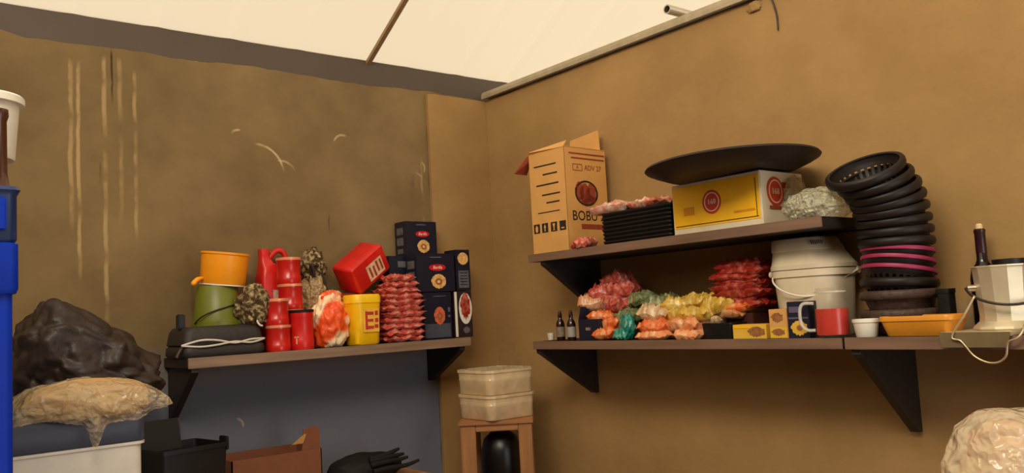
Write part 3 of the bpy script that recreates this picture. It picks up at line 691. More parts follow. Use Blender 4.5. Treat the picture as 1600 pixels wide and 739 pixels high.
rects('yellow_base', t, 'x', dd, [(0, h*.2, ww*.94, h*.36)], m_straw); ellipse('picture', t, 'x', dd, -.002, h*.72, ww*.3, h*.16, m_br, wob=.2); ellipse('picture', t, 'x', dd, .0, h*.22, ww*.34, h*.12, m_br, wob=.2, lift=.002)
t, dd, ww, h = small_box('tea_box', 'navy upright box with pale flower picture beside the glass mug', 1233, 1267, 471, 2.52, .05, m_navy)
ellipse('flower_picture', t, 'x', dd, .002, h*.28, ww*.36, h*.2, m_straw, wob=.12); ellipse('flower_heart', t, 'x', dd, .004, h*.28, ww*.14, h*.08, m_br, lift=.002)
rects('pale_band', t, 'x', dd, [(0, h*.55, ww*.9, h*.05), (-.01, h*.78, ww*.55, h*.16)], mat('violet_print', (96, 84, 110), .5))
# white bucket
Xk = 2.722; zc = ZR; yk = Y_at(1277, Xk, 1.3); 
t = thing('bucket', 'large white lidded bucket with wire handle under the upper shelf', 'bucket', (Xk, yk, ZR), math.radians(0))
def bs(z, k, dy=0): return (z, .112*k, .136*k, .085*k, 0, dy)
bm = bmesh.new(); loft(bm, [bs(0, .82), bs(.006, .85), bs(.205, .95), bs(.206, 1.0), bs(.228, 1.0), bs(.230, .97)], nc=8); obj('body', bm, m_cream, t, 40)
bm = bmesh.new(); loft(bm, [bs(.231, .98), bs(.232, 1.02), bs(.246, 1.02), bs(.250, .99, .001), bs(.292, .86, .014), bs(.296, .85, .016), bs(.299, .87, .017), bs(.334, .80, .026), bs(.340, .76, .027)], nc=8); ld = obj('lid', bm, mat('lid_plastic', (216, 202, 172), .45, var=.05), t, 40)
a0 = -PI+math.radians(0)
P_ = []
vd = math.atan2(-yk, -Xk)
for k in range(13):
    q = -1+2*k/12; c1 = Vector((-.055, .128, .222)); c2 = Vector((.055, -.14, .222)); p = c1.lerp(c2, (q+1)/2)
    g = 1-q*q; P_.append((p.x-.108*min(1, g*1.5)**.7, p.y-.03*g, p.z-.085*g))
bm = bmesh.new(); tube(bm, P_, .0032, 8); hd = obj('handle', bm, m_white, t, 180)
for q in (-1, 1):
    bm = bmesh.new(); lathe(bm, [(0, 0), (.012, 0), (.012, .012), (0, .012)], 16, Matrix.Translation((.055*-q*-1 if q < 0 else .055, -q*.128, .220)) @ Matrix.Rotation(q*PI/2, 4, 'X')); obj('handle_lug', bm, m_cream, t, 40)
bm = bmesh.new()   # pen scribble on the lid
sc_ = []
for k in range(22):
    sc_.append((-.0955, -.055-.048*k/21, .320+.008*math.sin(k*1.9)))
tube(bm, sc_, .0012, 5, smooth=True, per=3); obj('pen_scribble', bm, m_dark, ld, 180)
# glass mug with red drink
t = thing('glass_mug', 'glass jar mug of red drink with side handle', 'mug', at_r(1303, 2.54), 0)
z2 = mpp(2.54, t.location.y, ZR); hh = 78*z2; rr = 27*z2
bm = bmesh.new(); lathe(bm, [(0, 0), (rr*.95, 0), (rr, .006), (rr, hh*.78), (rr*.84, hh*.86), (rr*.84, hh), (rr*.78, hh), (rr*.78, hh*.86), (rr*.92, hh*.77), (rr*.92, .01), (0, .01)], 36); obj('jar', bm, m_glass, t, 40)
bm = bmesh.new(); lathe(bm, [(0, .0105), (rr*.91, .0105), (rr*.91, hh*.58), (0, hh*.58)], 32); obj('red_drink', bm, mat('red_drink', (200, 34, 22), .3, var=.15, scale=25), t, 40)
bm = bmesh.new(); M_ = Matrix.Rotation(vd-PI/2, 4, 'Z'); tube(bm, [(rr*.95, 0, hh*.70), (rr*1.55, 0, hh*.70), (rr*1.75, 0, hh*.55), (rr*1.7, 0, hh*.28), (rr*1.4, 0, hh*.17), (rr*.95, 0, hh*.16)], .0055, 10, M_); obj('handle', bm, film('clear_handle', (225, 220, 205), .5, .1, 0), t, 180)
bm = bmesh.new(); lathe(bm, [(rr*.845, hh*.90), (rr*.885, hh*.905), (rr*.885, hh*.93), (rr*.845, hh*.935), (rr*.845, hh*.90)], 32); obj('neck_ring', bm, film('neck_glass', (225, 220, 200), .5, .1, 0), t, 40)
# ramekin
zz2 = ZR+.001; z2 = mpp(2.54, Y_at(1355, 2.54, zz2), ZR)
bm = bmesh.new(); r2 = 20.5*z2; h2 = 28*z2; lathe(bm, [(0, 0), (r2*.74, 0), (r2*.78, .002), (r2*.93, h2*.78), (r2, h2*.82), (r2, h2), (r2*.92, h2), (r2*.7, .006), (0, .005)], 40)
one('ramekin', 'small white ramekin between the glass mug and orange dish', 'bowl', bm, m_white, (2.545, Y_at(1355, 2.545, zz2), zz2), smooth=40)
# orange dish
X0 = 2.575; ya, yb_ = Y_at(1505, X0, ZR), Y_at(1388, X0, ZR); hw = (yb_-ya)/2; hd_ = .062; ht = 33*mpp(X0-.06, ya, ZR)
bm = bmesh.new(); loft(bm, [(0, hd_*.74, hw*.82, .014), (.003, hd_*.78, hw*.84, .016), (ht*.75, hd_*.95, hw*.955, .02), (ht*.76, hd_, hw, .024), (ht*.96, hd_, hw, .024), (ht, hd_*.985, hw*.99, .024), (ht*.97, hd_*.90, hw*.94, .02), (.006, hd_*.72, hw*.8, .014)])
one('baking_dish', 'orange rectangular dish in front of the basket stack', 'dish', bm, mat('orange_ceramic', (216, 142, 40), .35, var=.06), (X0, (ya+yb_)/2, ZR+.002), smooth=40)
# small dark box and glass cup behind the dish
zk = ZR+.001
y0, y1 = Y_at(1490, 2.70, 1.3), Y_at(1471, 2.70, 1.3)
t = thing('spice_tin', 'small dark tin standing behind the orange dish', 'tin', (2.70, (y0+y1)/2, zk)); hh = Z_at(451, 2.69, (y0+y1)/2)-zk
bm = bmesh.new(); loft(bm, [(0, .024, (y1-y0)/2, .006), (hh*.9, .024, (y1-y0)/2, .006)], nc=4); obj('body', bm, m_blackm, t, 40)
bm = bmesh.new(); loft(bm, [(hh*.9, .0255, (y1-y0)/2+.0015, .006), (hh, .0255, (y1-y0)/2+.0015, .006)], nc=4); obj('lid', bm, m_black, t, 40)
yg = Y_at(1507, 2.72, 1.3); bm = bmesh.new(); hh = Z_at(470, 2.72, yg)-zk
lathe(bm, [(0, 0), (.022, 0), (.026, hh), (.0245, hh), (.0205, .004), (0, .004)], 28); one('drinking_glass', 'clear glass between the small dark tin and metal pot', 'glass', bm, m_glass, (2.72, yg, zk), smooth=40)
# metal pot with flared foot, on a pale metal tray
Xp = 2.63; yp = Y_at(1572, Xp, 1.3); z2 = mpp(Xp, yp, 1.3)
t = thing('metal_tray', 'pale metal tray with a wire holder hanging over the shelf edge', 'tray', (2.58, Y_at(1545, 2.58, ZR), ZR+.0015))
hy = 54*mpp(2.5, yp, ZR)
bm = bmesh.new(); box(bm, .26, 2*hy, .012, Tr(.035, 0, 0), .003); obj('plate', bm, m_alu, t, 0)
bm = bmesh.new(); prism(bm, [(-hy, .012), (hy, .012), (hy*.94, -.030), (-hy*.92, -.030)], .003, Matrix(((0, 0, -1, -.0965), (1, 0, 0, 0), (0, 1, 0, 0), (0, 0, 0, 1)))); obj('front_lip', bm, mat('olive_metal', (120, 104, 72), .5, .3), t, 0)
# wire holder
def pxp(px, py, X): y = Y_at(px, X, 1.25); z = Z_at(py, X, y); y = Y_at(px, X, z); return Vector((X, y, Z_at(py, X, y)))-Vector(t.location)
Xf = 2.475
bm = bmesh.new(); tube(bm, [pxp(1523, 462, 2.50), pxp(1505, 495, 2.485), pxp(1487, 526, Xf), pxp(1500, 532, Xf), pxp(1508, 540, Xf), pxp(1522, 556, Xf), pxp(1542, 566, Xf), pxp(1560, 566, Xf), pxp(1572, 556, Xf), pxp(1575, 535, Xf), pxp(1590, 528, Xf), pxp(1600, 512, 2.485), pxp(1612, 470, 2.50)], .0032, 8, per=5)
obj('wire_holder', bm, m_wire, t, 180)
t = thing('metal_pot', 'tall pale metal pot with flared foot on the metal tray', 'pot', (Xp, yp, ZR+.0145))
hh = Z_at(414, Xp, yp)-ZR-.0145; rp_ = 44*z2
nf = 12
bm = bmesh.new(); 
lathe(bm, [(0, 0), (rp_*1.08, 0), (rp_*1.12, .004), (rp_*1.06, .012), (rp_*.88, .024), (rp_*.86, .04), (rp_*.97, hh-.012), (rp_*1.0, hh-.006), (rp_*1.03, hh-.004), (rp_*1.03, hh), (rp_*.98, hh), (rp_*.92, hh-.02), (rp_*.83, .045), (0, .04)], nf*1)
obj('body', bm, m_alu, t, 20)
bm = bmesh.new(); pts = []
for k in range(11):
    a = vd-PI/2+PI*k/10; rr = rp_*1.1+.01; pts.append((rr*math.cos(a), rr*math.sin(a), hh*.66-(.05*math.sin(PI*k/10))+.0))
tube(bm, pts, .004, 8); obj('bail_handle', bm, m_darkwire, t, 180)
for q in (-1, 1):
    bm = bmesh.new(); a = vd+q*PI/2; lathe(bm, [(0, 0), (.010, 0), (.010, .022), (0, .022)], 14, Matrix.Translation((rp_*.9*math.cos(a), rp_*.9*math.sin(a), hh*.66)) @ Matrix.Rotation(a, 4, 'Z') @ Matrix.Rotation(PI/2, 4, 'Y')); obj('handle_lug', bm, m_steel, t, 40)
# wine bottle and pan handle behind the pot
yw = Y_at(1537, 2.79, 1.4); zt = Z_at(352, 2.79, yw)
t = thing('wine_bottle', 'dark wine bottle with pale cork standing behind the metal pot', 'bottle', (2.79, yw, ZR+.001)); hh = zt-ZR-.012
bm = bmesh.new(); lathe(bm, [(0, 0), (.036, 0), (.0385, .004), (.0385, hh*.52), (.034, hh*.60), (.020, hh*.66), (.0155, hh*.70), (.0142, hh), (0, hh)], 36); obj('body', bm, mat('dark_bottle_glass', (26, 15, 16), .2, spec=.6), t, 40)
bm = bmesh.new(); lathe(bm, [(.0143, hh*.76), (.0158, hh*.76), (.0155, hh*.955), (.0166, hh*.96), (.0166, hh*.99), (.0143, hh*.995), (.0143, hh*.76)], 30); obj('foil_sleeve', bm, mat('sleeve', (44, 16, 16), .35), t, 40)
bm = bmesh.new(); lathe(bm, [(0, hh*.98), (.010, hh*.98), (.0105, hh+.012), (.006, hh+.016), (0, hh+.016)], 24); obj('cork', bm, mat('cork', (220, 190, 140), .7), t, 40)
ym = Y_at(1578, 2.80, 1.4); zl = Z_at(408, 2.80, ym)
t = thing('dark_canister', 'dark flat lidded canister behind the pot, right of the wine bottle', 'canister', (2.80, ym, ZR+.001)); hc = zl-ZR+.006
bm = bmesh.new(); lathe(bm, [(0, 0), (.040, 0), (.042, .004), (.042, hc-.016), (0, hc-.016)], 32); obj('body', bm, m_blackm, t, 40)
bm = bmesh.new(); lathe(bm, [(0, hc-.016), (.046, hc-.016), (.046, hc), (0, hc+.002)], 32); obj('lid', bm, m_black, t, 40)

# ------------------------------------------------------------------ left wall shelf
def at_l(px, Y, z=ZL): return (X_at(px, Y, z), Y, z)
# soft black bag with white piping
Yb = 3.56; xa, xb = X_at(284, 3.45, ZL), X_at(415, 3.45, ZL); Wb = (xb-xa)/2
t = thing('black_case', 'flat black soft case with white cord edges on the left shelf', 'bag', ((xa+xb)/2, Yb, ZL))
bm = bmesh.new(); loft(bm, [(0, Wb*.95, .12, .03), (.012, Wb, .128, .035), (.038, Wb*.98, .126, .03), (.046, Wb*.93, .12, .03), (.052, Wb*.97, .124, .03), (.10, Wb*.92, .115, .03), (.118, Wb*.86, .105, .03), (.122, Wb*.8, .095, .03)], nc=5); obj('body', bm, mat('black_cloth', (40, 33, 29), .6, bump=.25), t, 50)
for k, (zc_, sg) in enumerate(((.060, .012), (.050, -.013))):
    bm = bmesh.new(); tube(bm, [(-Wb*1.02, -.118, .05), (-Wb*.6, -.131, zc_+sg*.6), (-Wb*.2, -.132, zc_+sg*.3), (Wb*.2, -.132, .052-sg*.2), (Wb*.6, -.131, .054+sg*.5), (Wb*.96, -.12, .06)], .0042, 8); obj('white_cord', bm, mat('white_cord', (205, 196, 182), .5), t, 180)
bm = bmesh.new(); box(bm, .03, .03, .06, Tr(-Wb*.86, -.03, .115), .004); obj('clasp', bm, m_black, t, 0)
bm = bmesh.new(); tube(bm, [(-Wb*.9, -.10, .055), (-Wb*1.05, -.115, .03), (-Wb*1.14, -.12, .004)], .006, 8); obj('strap', bm, mat('strap_cloth', (70, 44, 36), .6), t, 180)
# olive bucket upside down, orange bucket on it
zb0 = ZL+.123; Yg = 3.585; xg = X_at(340, Yg, zb0+.05); s_ = mpp(xg, Yg, zb0)
t = thing('olive_bucket', 'olive green bucket upside down with black cord round it', 'bucket', (xg, Yg, zb0)); hg = 62*s_
bm = bmesh.new(); lathe(bm, [(.100, 0), (.104, 0), (.104, .016), (.098, .018), (.082, hg-.004), (.078, hg), (0, hg)], 48); obj('body', bm, m_olive, t, 40)
bm = bmesh.new(); tube(bm, [(-.106, -.03, .012), (-.09, -.062, .036), (-.05, -.088, .058), (.0, -.0955, .072), (.05, -.083, .086), (.085, -.05, .10), (.088, .0, .115)], .003, 7); obj('black_cord', bm, m_black, t, 180)
zo = zb0+hg+.001; xo = X_at(347, Yg, zo+.06); ho = 50*s_
t = thing('orange_bucket', 'small tilted orange bucket standing on the olive green one', 'bucket', (xo-.0, Yg, zo+.004)); t.rotation_euler = (math.radians(5), math.radians(5), 0)
bm = bmesh.new(); ro = 36*s_; lathe(bm, [(0, 0), (ro*.94, 0), (ro*.96, .003), (ro*.99, ho-.01), (ro*1.03, ho-.008), (ro*1.03, ho), (ro*.98, ho+.001), (ro*.96, ho-.01), (ro*.92, .006), (0, .005)], 48); obj('body', bm, m_orange, t, 40)
bm = bmesh.new(); lathe(bm, [(ro*.9, -.004), (ro*.95, -.004), (ro*.95, .004), (ro*.9, .004), (ro*.9, -.004)], 40); obj('pale_base_ring', bm, m_white, t, 40)
bm = bmesh.new(); tube(bm, [(-ro*.95, -.02, .022), (-ro*1.2, -.03, .014), (-ro*1.36, -.035, -.004), (-ro*1.28, -.03, -.006)], .009, 8, radii=[.006, .010, .012, .006]); obj('pouring_tab', bm, m_orange, t, 180)
# mesh bag ball and white clip on the case
m_mesh = foil('speckled_cloth', (70, 52, 32), (206, 182, 132), 60); m_mesh.node_tree.nodes['Principled BSDF'].inputs['Roughness'].default_value = .9; m_mesh.node_tree.nodes['Principled BSDF'].inputs['Specular IOR Level'].default_value = .15
bm = bmesh.new(); xm = X_at(398, 3.47, zb0+.05); crumple(bm, .068, .046, .090, .3, 13, 3, flat=.8); one('patterned_cloth', 'balled up speckled beige cloth between olive bucket and red tins', 'cloth', bm, m_mesh, (xm, 3.475, zb0+.001), smooth=30)
bm = bmesh.new(); xc = X_at(409, 3.44, ZL+.12); tube(bm, [(.02, 0, .055), (.0, -.002, .058), (-.014, -.004, .045), (-.016, -.004, .02), (-.006, -.004, .004), (.006, 0, 0)], .0045, 8); one('white_hook', 'small curved white hook beside the lower red tins', 'hook', bm, m_white, (xc, 3.45, ZL+.112), smooth=180)
# red tins
def tin(px, Y, z, pyt, hw_px, label, m=m_red, lidm=None, dark=False):
    x = X_at(px, Y, z+.05); s = mpp(x, Y, z); r = hw_px*s; h = Z_at(pyt, x, Y)-z
    t = thing('red_tin', label, 'tin', (x, Y, z), random.uniform(-1, 1), 'red tins on the left shelf')
    bm = bmesh.new(); lathe(bm, [(0, 0), (r*.97, 0), (r, .003), (r, h*.26), (r*.975, h*.28), (r*.975, h*.80), (r, h*.82), (r, h-.012), (0, h-.012)], 36); obj('body', bm, m, t, 40)
    bm = bmesh.new(); lathe(bm, [(0, h-.012), (r*1.04, h-.012), (r*1.05, h-.009), (r*1.05, h-.001), (r*1.02, h), (r*.95, h-.003), (0, h-.003)], 36); obj('lid', bm, lidm or mat('rim_metal', (236, 150, 110), .35, .2), t, 40)
    return z+h, r, t
m_tin = mat('red_tin_paint', (196, 30, 20), .28, .0, .12, 12, spec=.6)
z1, r1, _ = tin(435, 3.475, ZL, 508, 19, 'lower front red tin beside the white hook', m_tin)
tin(432, 3.475, z1, 467, 19, 'upper front red tin stacked beside the white hook', m_tin)
zz, r1, tj = tin(472, 3.47, ZL, 484, 18.5, 'bright red jar with a dark lid at the shelf front', m_red, m_blackm)
rects('jar_mark', tj, 'y', r1*.99, [(0, .055, .022, .006), (0, .04, .006, .03)], mat('pale_pink_print', (240, 150, 120), .5))
zz2, r1, _ = tin(455, 3.58, ZL, 484, 20, 'lowest back red tin, mostly hidden behind the front ones', m_tin)
zz3, r1, _ = tin(454, 3.58, zz2, 444, 19, 'middle back red tin with a pale rim', m_tin)
tin(451, 3.58, zz3, 403, 18.5, 'topmost back red tin beside the red jug', m_tin)
# red jug
xj = X_at(424, 3.675, 1.5); zj = Z_at(390, xj, 3.675); 
t = thing('red_jug', 'tall red plastic jug with moulded grip behind the red tins', 'jug', (xj, 3.675, ZL+.001)); hj = zj-ZL
bm = bmesh.new(); loft(bm, [(0, .056, .045, .02), (.005, .06, .05, .02), (hj*.72, .06, .05, .02), (hj*.80, .052, .045, .02), (hj*.86, .03, .03, .014, -.022), (hj*.93, .02, .02, .01, -.03), (hj*.95, .022, .022, .01, -.03), (hj, .022, .022, .01, -.03)], nc=5)
tube(bm, [(-.01, 0, hj*.90), (.03, 0, hj*.985), (.065, 0, hj*.96), (.072, 0, hj*.84), (.05, 0, hj*.76)], .013, 10); obj('body', bm, m_red, t, 50)
rects('pale_label', t, 'y', .05, [(.012, hj*.48, .05, hj*.22)], mat('label_grey', (196, 170, 150), .5, var=.25, scale=60), .002)
# knotted bag with dark stripes
xk = X_at(492, 3.645, 1.4)
t = thing('striped_bag', 'knotted see through bag with dark stripes behind the tins', 'bag', (xk, 3.645, ZL+.001)); hk = Z_at(412, xk, 3.6)-ZL
bm = bmesh.new(); blob(bm, .062, .05, hk*.56, .28, 2.6, 17, 5, flat=.9); obj('film', bm, film('tan_film', (190, 160, 110), .8, .3, .4), t, 180)
bm = bmesh.new()
for q in range(3):
    pts = [(.045*math.cos(a+q*1.1)*(1-.3*abs(math.sin(a))), -.046+.012*math.sin(a*2+q), hk*.62+hk*.36*math.sin(a+q*.35)) for a in [(-.8+2.6*k/8) for k in range(9)]]
    tube(bm, pts, .007, 8)
obj('dark_stripe', bm, m_dark, t, 180)
bm = bmesh.new(); blob(bm, .058, .045, hk*.22, .3, 3, 19, 4, Tr(0, 0, hk*.76), flat=.9); obj('gathered_top', bm, m_mesh, t, 180)
# orange and white bag
xo = X_at(519, 3.50, 1.3); ho = Z_at(462, xo, 3.5)-ZL
t = thing('snack_bag', 'crinkled orange and white bag left of the yellow tub', 'bag', (xo, 3.515, ZL+.001))
bm = bmesh.new(); blob(bm, .086, .062, ho*.55, .2, 3.0, 23, 5, flat=.85)
mo = mat('orange_white_film', (240, 96, 40), .3, bump=.3); r_n = [x for x in mo.node_tree.nodes if x.type == 'VALTORGB'][0]; n_n = [x for x in mo.node_tree.nodes if x.type == 'TEX_NOISE'][0]
n_n.inputs['Scale'].default_value = 9; n_n.inputs['Detail'].default_value = 1; r_n.color_ramp.elements[0].color = lin((238, 84, 28)); r_n.color_ramp.elements[1].color = lin((250, 222, 176)); r_n.color_ramp.elements[0].position = .47; r_n.color_ramp.elements[1].position = .56
obj('body', bm, mo, t, 180)
bm = bmesh.new(); blob(bm, .05, .02, .03, .3, 3, 25, 4); obj('twisted_top', bm, mo, t, 180, (.01, 0, ho*.88))
# red jerrycan lying tilted on top
xr = X_at(566, 3.60, 1.5); zr = Z_at(418, xr, 3.6); s_ = mpp(xr, 3.6, 1.5)
t = thing('red_canister', 'red plastic canister with a pale label lying tilted on other goods', 'canister', (xr, 3.60, zr))
t.rotation_euler = (math.radians(14), math.radians(-35), math.radians(8))
a_, b_ = 37*s_, 23*s_
bm = bmesh.new(); M_ = Matrix.Rotation(PI/2, 4, 'X'); loft(bm, [(-.068, a_*.94, b_*.92, .012), (-.06, a_, b_, .016), (.06, a_, b_, .016), (.068, a_*.94, b_*.92, .012)], M_, nc=5); obj('body', bm, m_red, t, 50)
bm = bmesh.new(); loft(bm, [(0, .026, .022, .012), (.014, .026, .022, .012)], Matrix.Translation((a_*.98, 0, b_*.3)) @ Matrix.Rotation(PI/2, 4, 'Y'), nc=4); obj('cap', bm, m_reddeep, t, 40)
lb_ = rects('pale_label', t, 'y', .068, [(a_*.2, -b_*.15, a_*.95, b_*1.15)], mat('label_paper', (226, 190, 150), .55, var=.2, scale=50), .002)
rects('label_print', lb_, 'y', .068, [(a_*(-.1+.22*k), -b_*(.15+.1*math.sin(k*2)), a_*.1, b_*.8) for k in range(4)], m_cardred, .003)
# low red carton that carries it, behind the yellow tub
xq0, xq1 = X_at(524, 3.6, 1.4), X_at(600, 3.6, 1.4); hq = Z_at(458, (xq0+xq1)/2, 3.6)-ZL
bm = bmesh.new(); box(bm, xq1-xq0, .13, hq, I4, .004); one('red_carton', 'plain red carton behind the yellow tub under the tilted canister', 'box', bm, mat('red_card', (150, 34, 22), .6), ((xq0+xq1)/2, 3.65, ZL+.001))
# yellow tub
xy = X_at(565, 3.50, 1.35); s_ = mpp(xy, 3.5, 1.35); hy_ = Z_at(461, xy, 3.5)-ZL; wy = 26*s_
t = thing('yellow_tub', 'bright yellow tub with red lettering block at the shelf front', 'tub', (xy, 3.495, ZL+.001), math.radians(6))
bm = bmesh.new(); loft(bm, [(0, wy*.80, .052, .03), (.006, wy*.86, .056, .03), (hy_*.5, wy*.93, .06, .035), (hy_*.80, wy*.97, .064, .035), (hy_*.83, wy*.97, .064, .035)], nc=6); obj('body', bm, m_yellow, t, 40)
bm = bmesh.new(); loft(bm, [(hy_*.83, wy, .067, .037), (hy_*.95, wy, .067, .037), (hy_, wy*.95, .062, .035)], nc=6); obj('lid', bm, mat('yellow_lid', (250, 200, 30), .4, var=.05), t, 40)
# a block of red lettering, as far as it can be read
rects('red_lettering', t, 'y', .0635, [(-.02, hy_*.48, .012, hy_*.36), (.002, hy_*.62, .034, .014), (.002, hy_*.48, .03, .012), (.002, hy_*.34, .034, .014), (.035, hy_*.62, .016, .02), (.035, hy_*.48, .018, .018), (.033, hy_*.36, .02, .016)], mat('lettering_red', (190, 56, 40), .5))
rects('pale_panel', t, 'y', .0622, [(.006, hy_*.48, .086, hy_*.46)], mat('pale_panel', (240, 186, 70), .5))
# stack of pink packets
ord_ = ('lowest', 'second lowest', 'third lowest', 'fourth lowest', 'fifth lowest', 'sixth from the bottom', 'fifth from the top', 'fourth from the top', 'third from the top', 'second from the top', 'topmost')
zz = ZL+.001; xk = X_at(622, 3.51, 1.4); zt = Z_at(432, xk, 3.51); stp = (zt-ZL)/11
for k in range(11):
    bm = bmesh.new(); wv = (.215 if k < 8 else .215-.03*(k-7)); packet(bm, wv, .15, stp*1.25, 80+k, nx=34, ny=10)
    b2 = bm
    for v in b2.verts: v.co.z += .010*noise.noise(Vector((v.co.x*24, k*3., 0)))
    one('pink_packet', (f'pink packet {ord_[k]}' if k < 10 else 'topmost pink packet')+' in the stack beside the pasta boxes', 'packet', bm, m_pinkfoil, (xk+.006*math.sin(k*2.2), 3.51+.004*math.sin(k), zz+k*stp), .05*math.sin(k*1.7), 'pink packets on the left shelf', 60)
# pasta boxes
m_pbox = mat('deep_blue_card', (22, 22, 38), .42, var=.06); m_oval = mat('red_oval', (200, 24, 32), .4); m_pasta = mat('pasta_picture', (226, 174, 104), .6, var=.3, scale=60); m_side = mat('side_panel', (92, 90, 94), .6, var=.3, scale=50)
def pasta(pl, pr, pt, Y, z, label, d=.085, logo=True, pic=m_pasta, rz=0, full=True):
    x0, x1 = X_at(pl, Y, z+.05), X_at(pr, Y, z+.05); h = Z_at(pt, (x0+x1)/2, Y)-z; wd = x1-x0
    t = thing('pasta_box', label, 'box', ((x0+x1)/2, Y+d/2, z), rz, 'pasta boxes on the left shelf')
    bm = bmesh.new(); box(bm, wd, d, h, I4, .002); obj('body', bm, m_pbox, t, 0)
    if logo:
        o = ellipse('red_oval', t, 'y', d/2, wd*.04, h*.63, wd*.22, h*.09, m_oval)
        text('lettering', o, 'y', d/2, wd*.04, h*.63, h*.115, 'Barilla', m_white_print, .0022, shear=.2)
        rects('printed_line', t, 'y', d/2, [(wd*.0, h*.90, wd*.3, .005)], m_side)
    if pic:
        o = ellipse('pasta_picture', t, 'y', d/2, wd*.06, h*(.27 if logo else .5), wd*.19, h*.19, pic, 0, wob=.06)
        ellipse('pasta_detail', o, 'y', d/2, wd*.06, h*(.26 if logo else .49), wd*.09, h*.09, m_br, .45, .002, wob=.1)
    if full:
        rects('side_print', t, 'x', wd/2, [(0, h*.72, d*.6, h*.2), (0, h*.42, d*.6, h*.22), (0, h*.14, d*.5, h*.14)], m_side)
    return z+h, wd, d, h, t
zA, wA, dA, hA, tA = pasta(663, 707, 457, 3.50, ZL+.001, 'lower left dark pasta box with an orange pasta picture', .10, False, mat('tomato_picture', (206, 96, 60), .6, var=.35, scale=70))
rects('grey_lower_panel', tA, 'y', dA/2, [(-.002, hA*.18, wA*.9, hA*.3)], mat('slate_print', (70, 72, 82), .55, var=.15), .0008); rects('pale_marks', tA, 'y', dA/2, [(wA*.40, hA*.62, .012, .022), (wA*.40, hA*.48, .012, .01), (wA*.08, hA*.92, wA*.45, .004)], m_side)
# standing printed box at the end
x0, x1 = X_at(711, 3.505, ZL+.05), X_at(739, 3.505, ZL+.05); h = Z_at(455, (x0+x1)/2, 3.505)-ZL; wd = x1-x0
t = thing('pasta_box', 'narrow lower right box with white stripe and big red picture', 'box', ((x0+x1)/2, 3.555, ZL+.001), 0, 'pasta boxes on the left shelf')
bm = bmesh.new(); box(bm, wd, .10, h, I4, .002); obj('body', bm, mat('black_maroon_card', (40, 20, 22), .5), t, 0)
rects('white_stripe', t, 'y', .05, [(-wd*.40, h*.5, wd*.13, h*.97)], m_white_print)
o = ellipse('white_plate', t, 'y', .05, wd*.12, h*.62, wd*.36, h*.34, m_white_print); ellipse('red_food_picture', o, 'y', .05, wd*.12, h*.68, wd*.26, h*.28, m_redfoil, 0, .002, wob=.15)
ellipse('small_picture', t, 'y', .05, wd*.14, h*.15, wd*.18, h*.07, m_side, wob=.1)
zB, wB, dB, hB, tB = pasta(652, 711, 396, 3.50, max(zA, ZL+h+.0)+.002, 'middle dark pasta box with red oval logo, front of the pile', .10)
zC0 = ZL+h+.003
x0, x1 = X_at(713.5, 3.51, zC0+.05), X_at(735.5, 3.51, zC0+.05); hC = Z_at(390, (x0+x1)/2, 3.51)-zC0
t = thing('pasta_box', 'narrow dark box end with a round picture, right of middle pasta box', 'box', ((x0+x1)/2, 3.56, zC0), 0, 'pasta boxes on the left shelf')
wd = x1-x0; bm = bmesh.new(); box(bm, wd, .10, hC, I4, .002); obj('body', bm, m_pbox, t, 0)
ellipse('round_picture', t, 'y', .05, 0, hC*.78, wd*.36, hC*.15, m_pasta, wob=.05); rects('text_panel', t, 'y', .05, [(0, hC*.28, wd*.72, hC*.42)], m_side); rects('printed_lines', t, 'y', .05, [(0, hC*(.15+.07*k), wd*.5, .004) for k in range(5)], m_navy, .002)
# back row: lying box and the topmost
x0, x1 = X_at(612, 3.615, 1.4), X_at(652, 3.615, 1.4)
t = thing('pasta_box', 'dark box behind the pink packet stack, under the topmost pasta box', 'box', ((x0+.19/2), 3.665, ZL+.001), 0, 'pasta boxes on the left shelf')
zt = Z_at(400, x0+.1, 3.615); hD = zt-ZL; bm = bmesh.new(); box(bm, .20, .10, hD, I4, .002); obj('body', bm, m_pbox, t, 0)
rects('side_print', t, 'y', .05, [(-.02, hD*.9, .06, .03), (.03, hD*.86, .03, .06)], m_side); rects('side_print', t, 'x', .1, [(0, hD*.88, .06, .05)], m_side)
pasta(634, 683, 346, 3.615, zt+.002, 'topmost dark pasta box with red oval logo, standing highest on the pile', .10)

# ------------------------------------------------------------------ below the shelves, left to right
# tall blue cabinet
Yc = 2.1; zc1 = Z_at(291, X_at(26, Yc, 1.7), Yc); xc = X_at(31, Yc, 1.6); zc2 = Z_at(458, xc, Yc)
m_blue = mat('blue_plastic', (2, 50, 176), .5, var=.1, scale=6, spec=.2); m_navyp = mat('navy_plastic', (22, 48, 96), .35, var=.12, scale=6)
t = thing('storage_cabinet', 'tall blue plastic cabinet with a wider navy top at the left edge', 'cabinet', (xc-.3, Yc+.3, 0))
bm = bmesh.new(); xb = X_at(22.5, Yc+.012, 1.2); loft(bm, [(0, .30-(xc-xb), .288, .02), (zc2, .30-(xc-xb), .288, .02)], nc=5); obj('body', bm, m_blue, t, 40)
zm = Z_at(378, xc, Yc)
bm = bmesh.new(); loft(bm, [(zc2, .296, .296, .02), (zc2+.01, .30, .30, .02), (zm-.004, .30, .30, .02), (zm, .294, .294, .02)], nc=5); obj('lower_band', bm, m_blue, t, 40)
bm = bmesh.new(); loft(bm, [(zm, .294, .294, .02), (zm+.006, .298, .298, .02), (zc1-.02, .298, .298, .02), (zc1-.008, .304, .304, .02), (zc1, .300, .300, .02)], nc=5); obj('top_box', bm, m_navyp, t, 40)
bm = bmesh.new(); box(bm, .10, .012, (zc1-zm)*.6, Tr(.225, -.30, zm+(zc1-zm)*.2), .004); obj('recess_panel', bm, m_blue, t, 0)
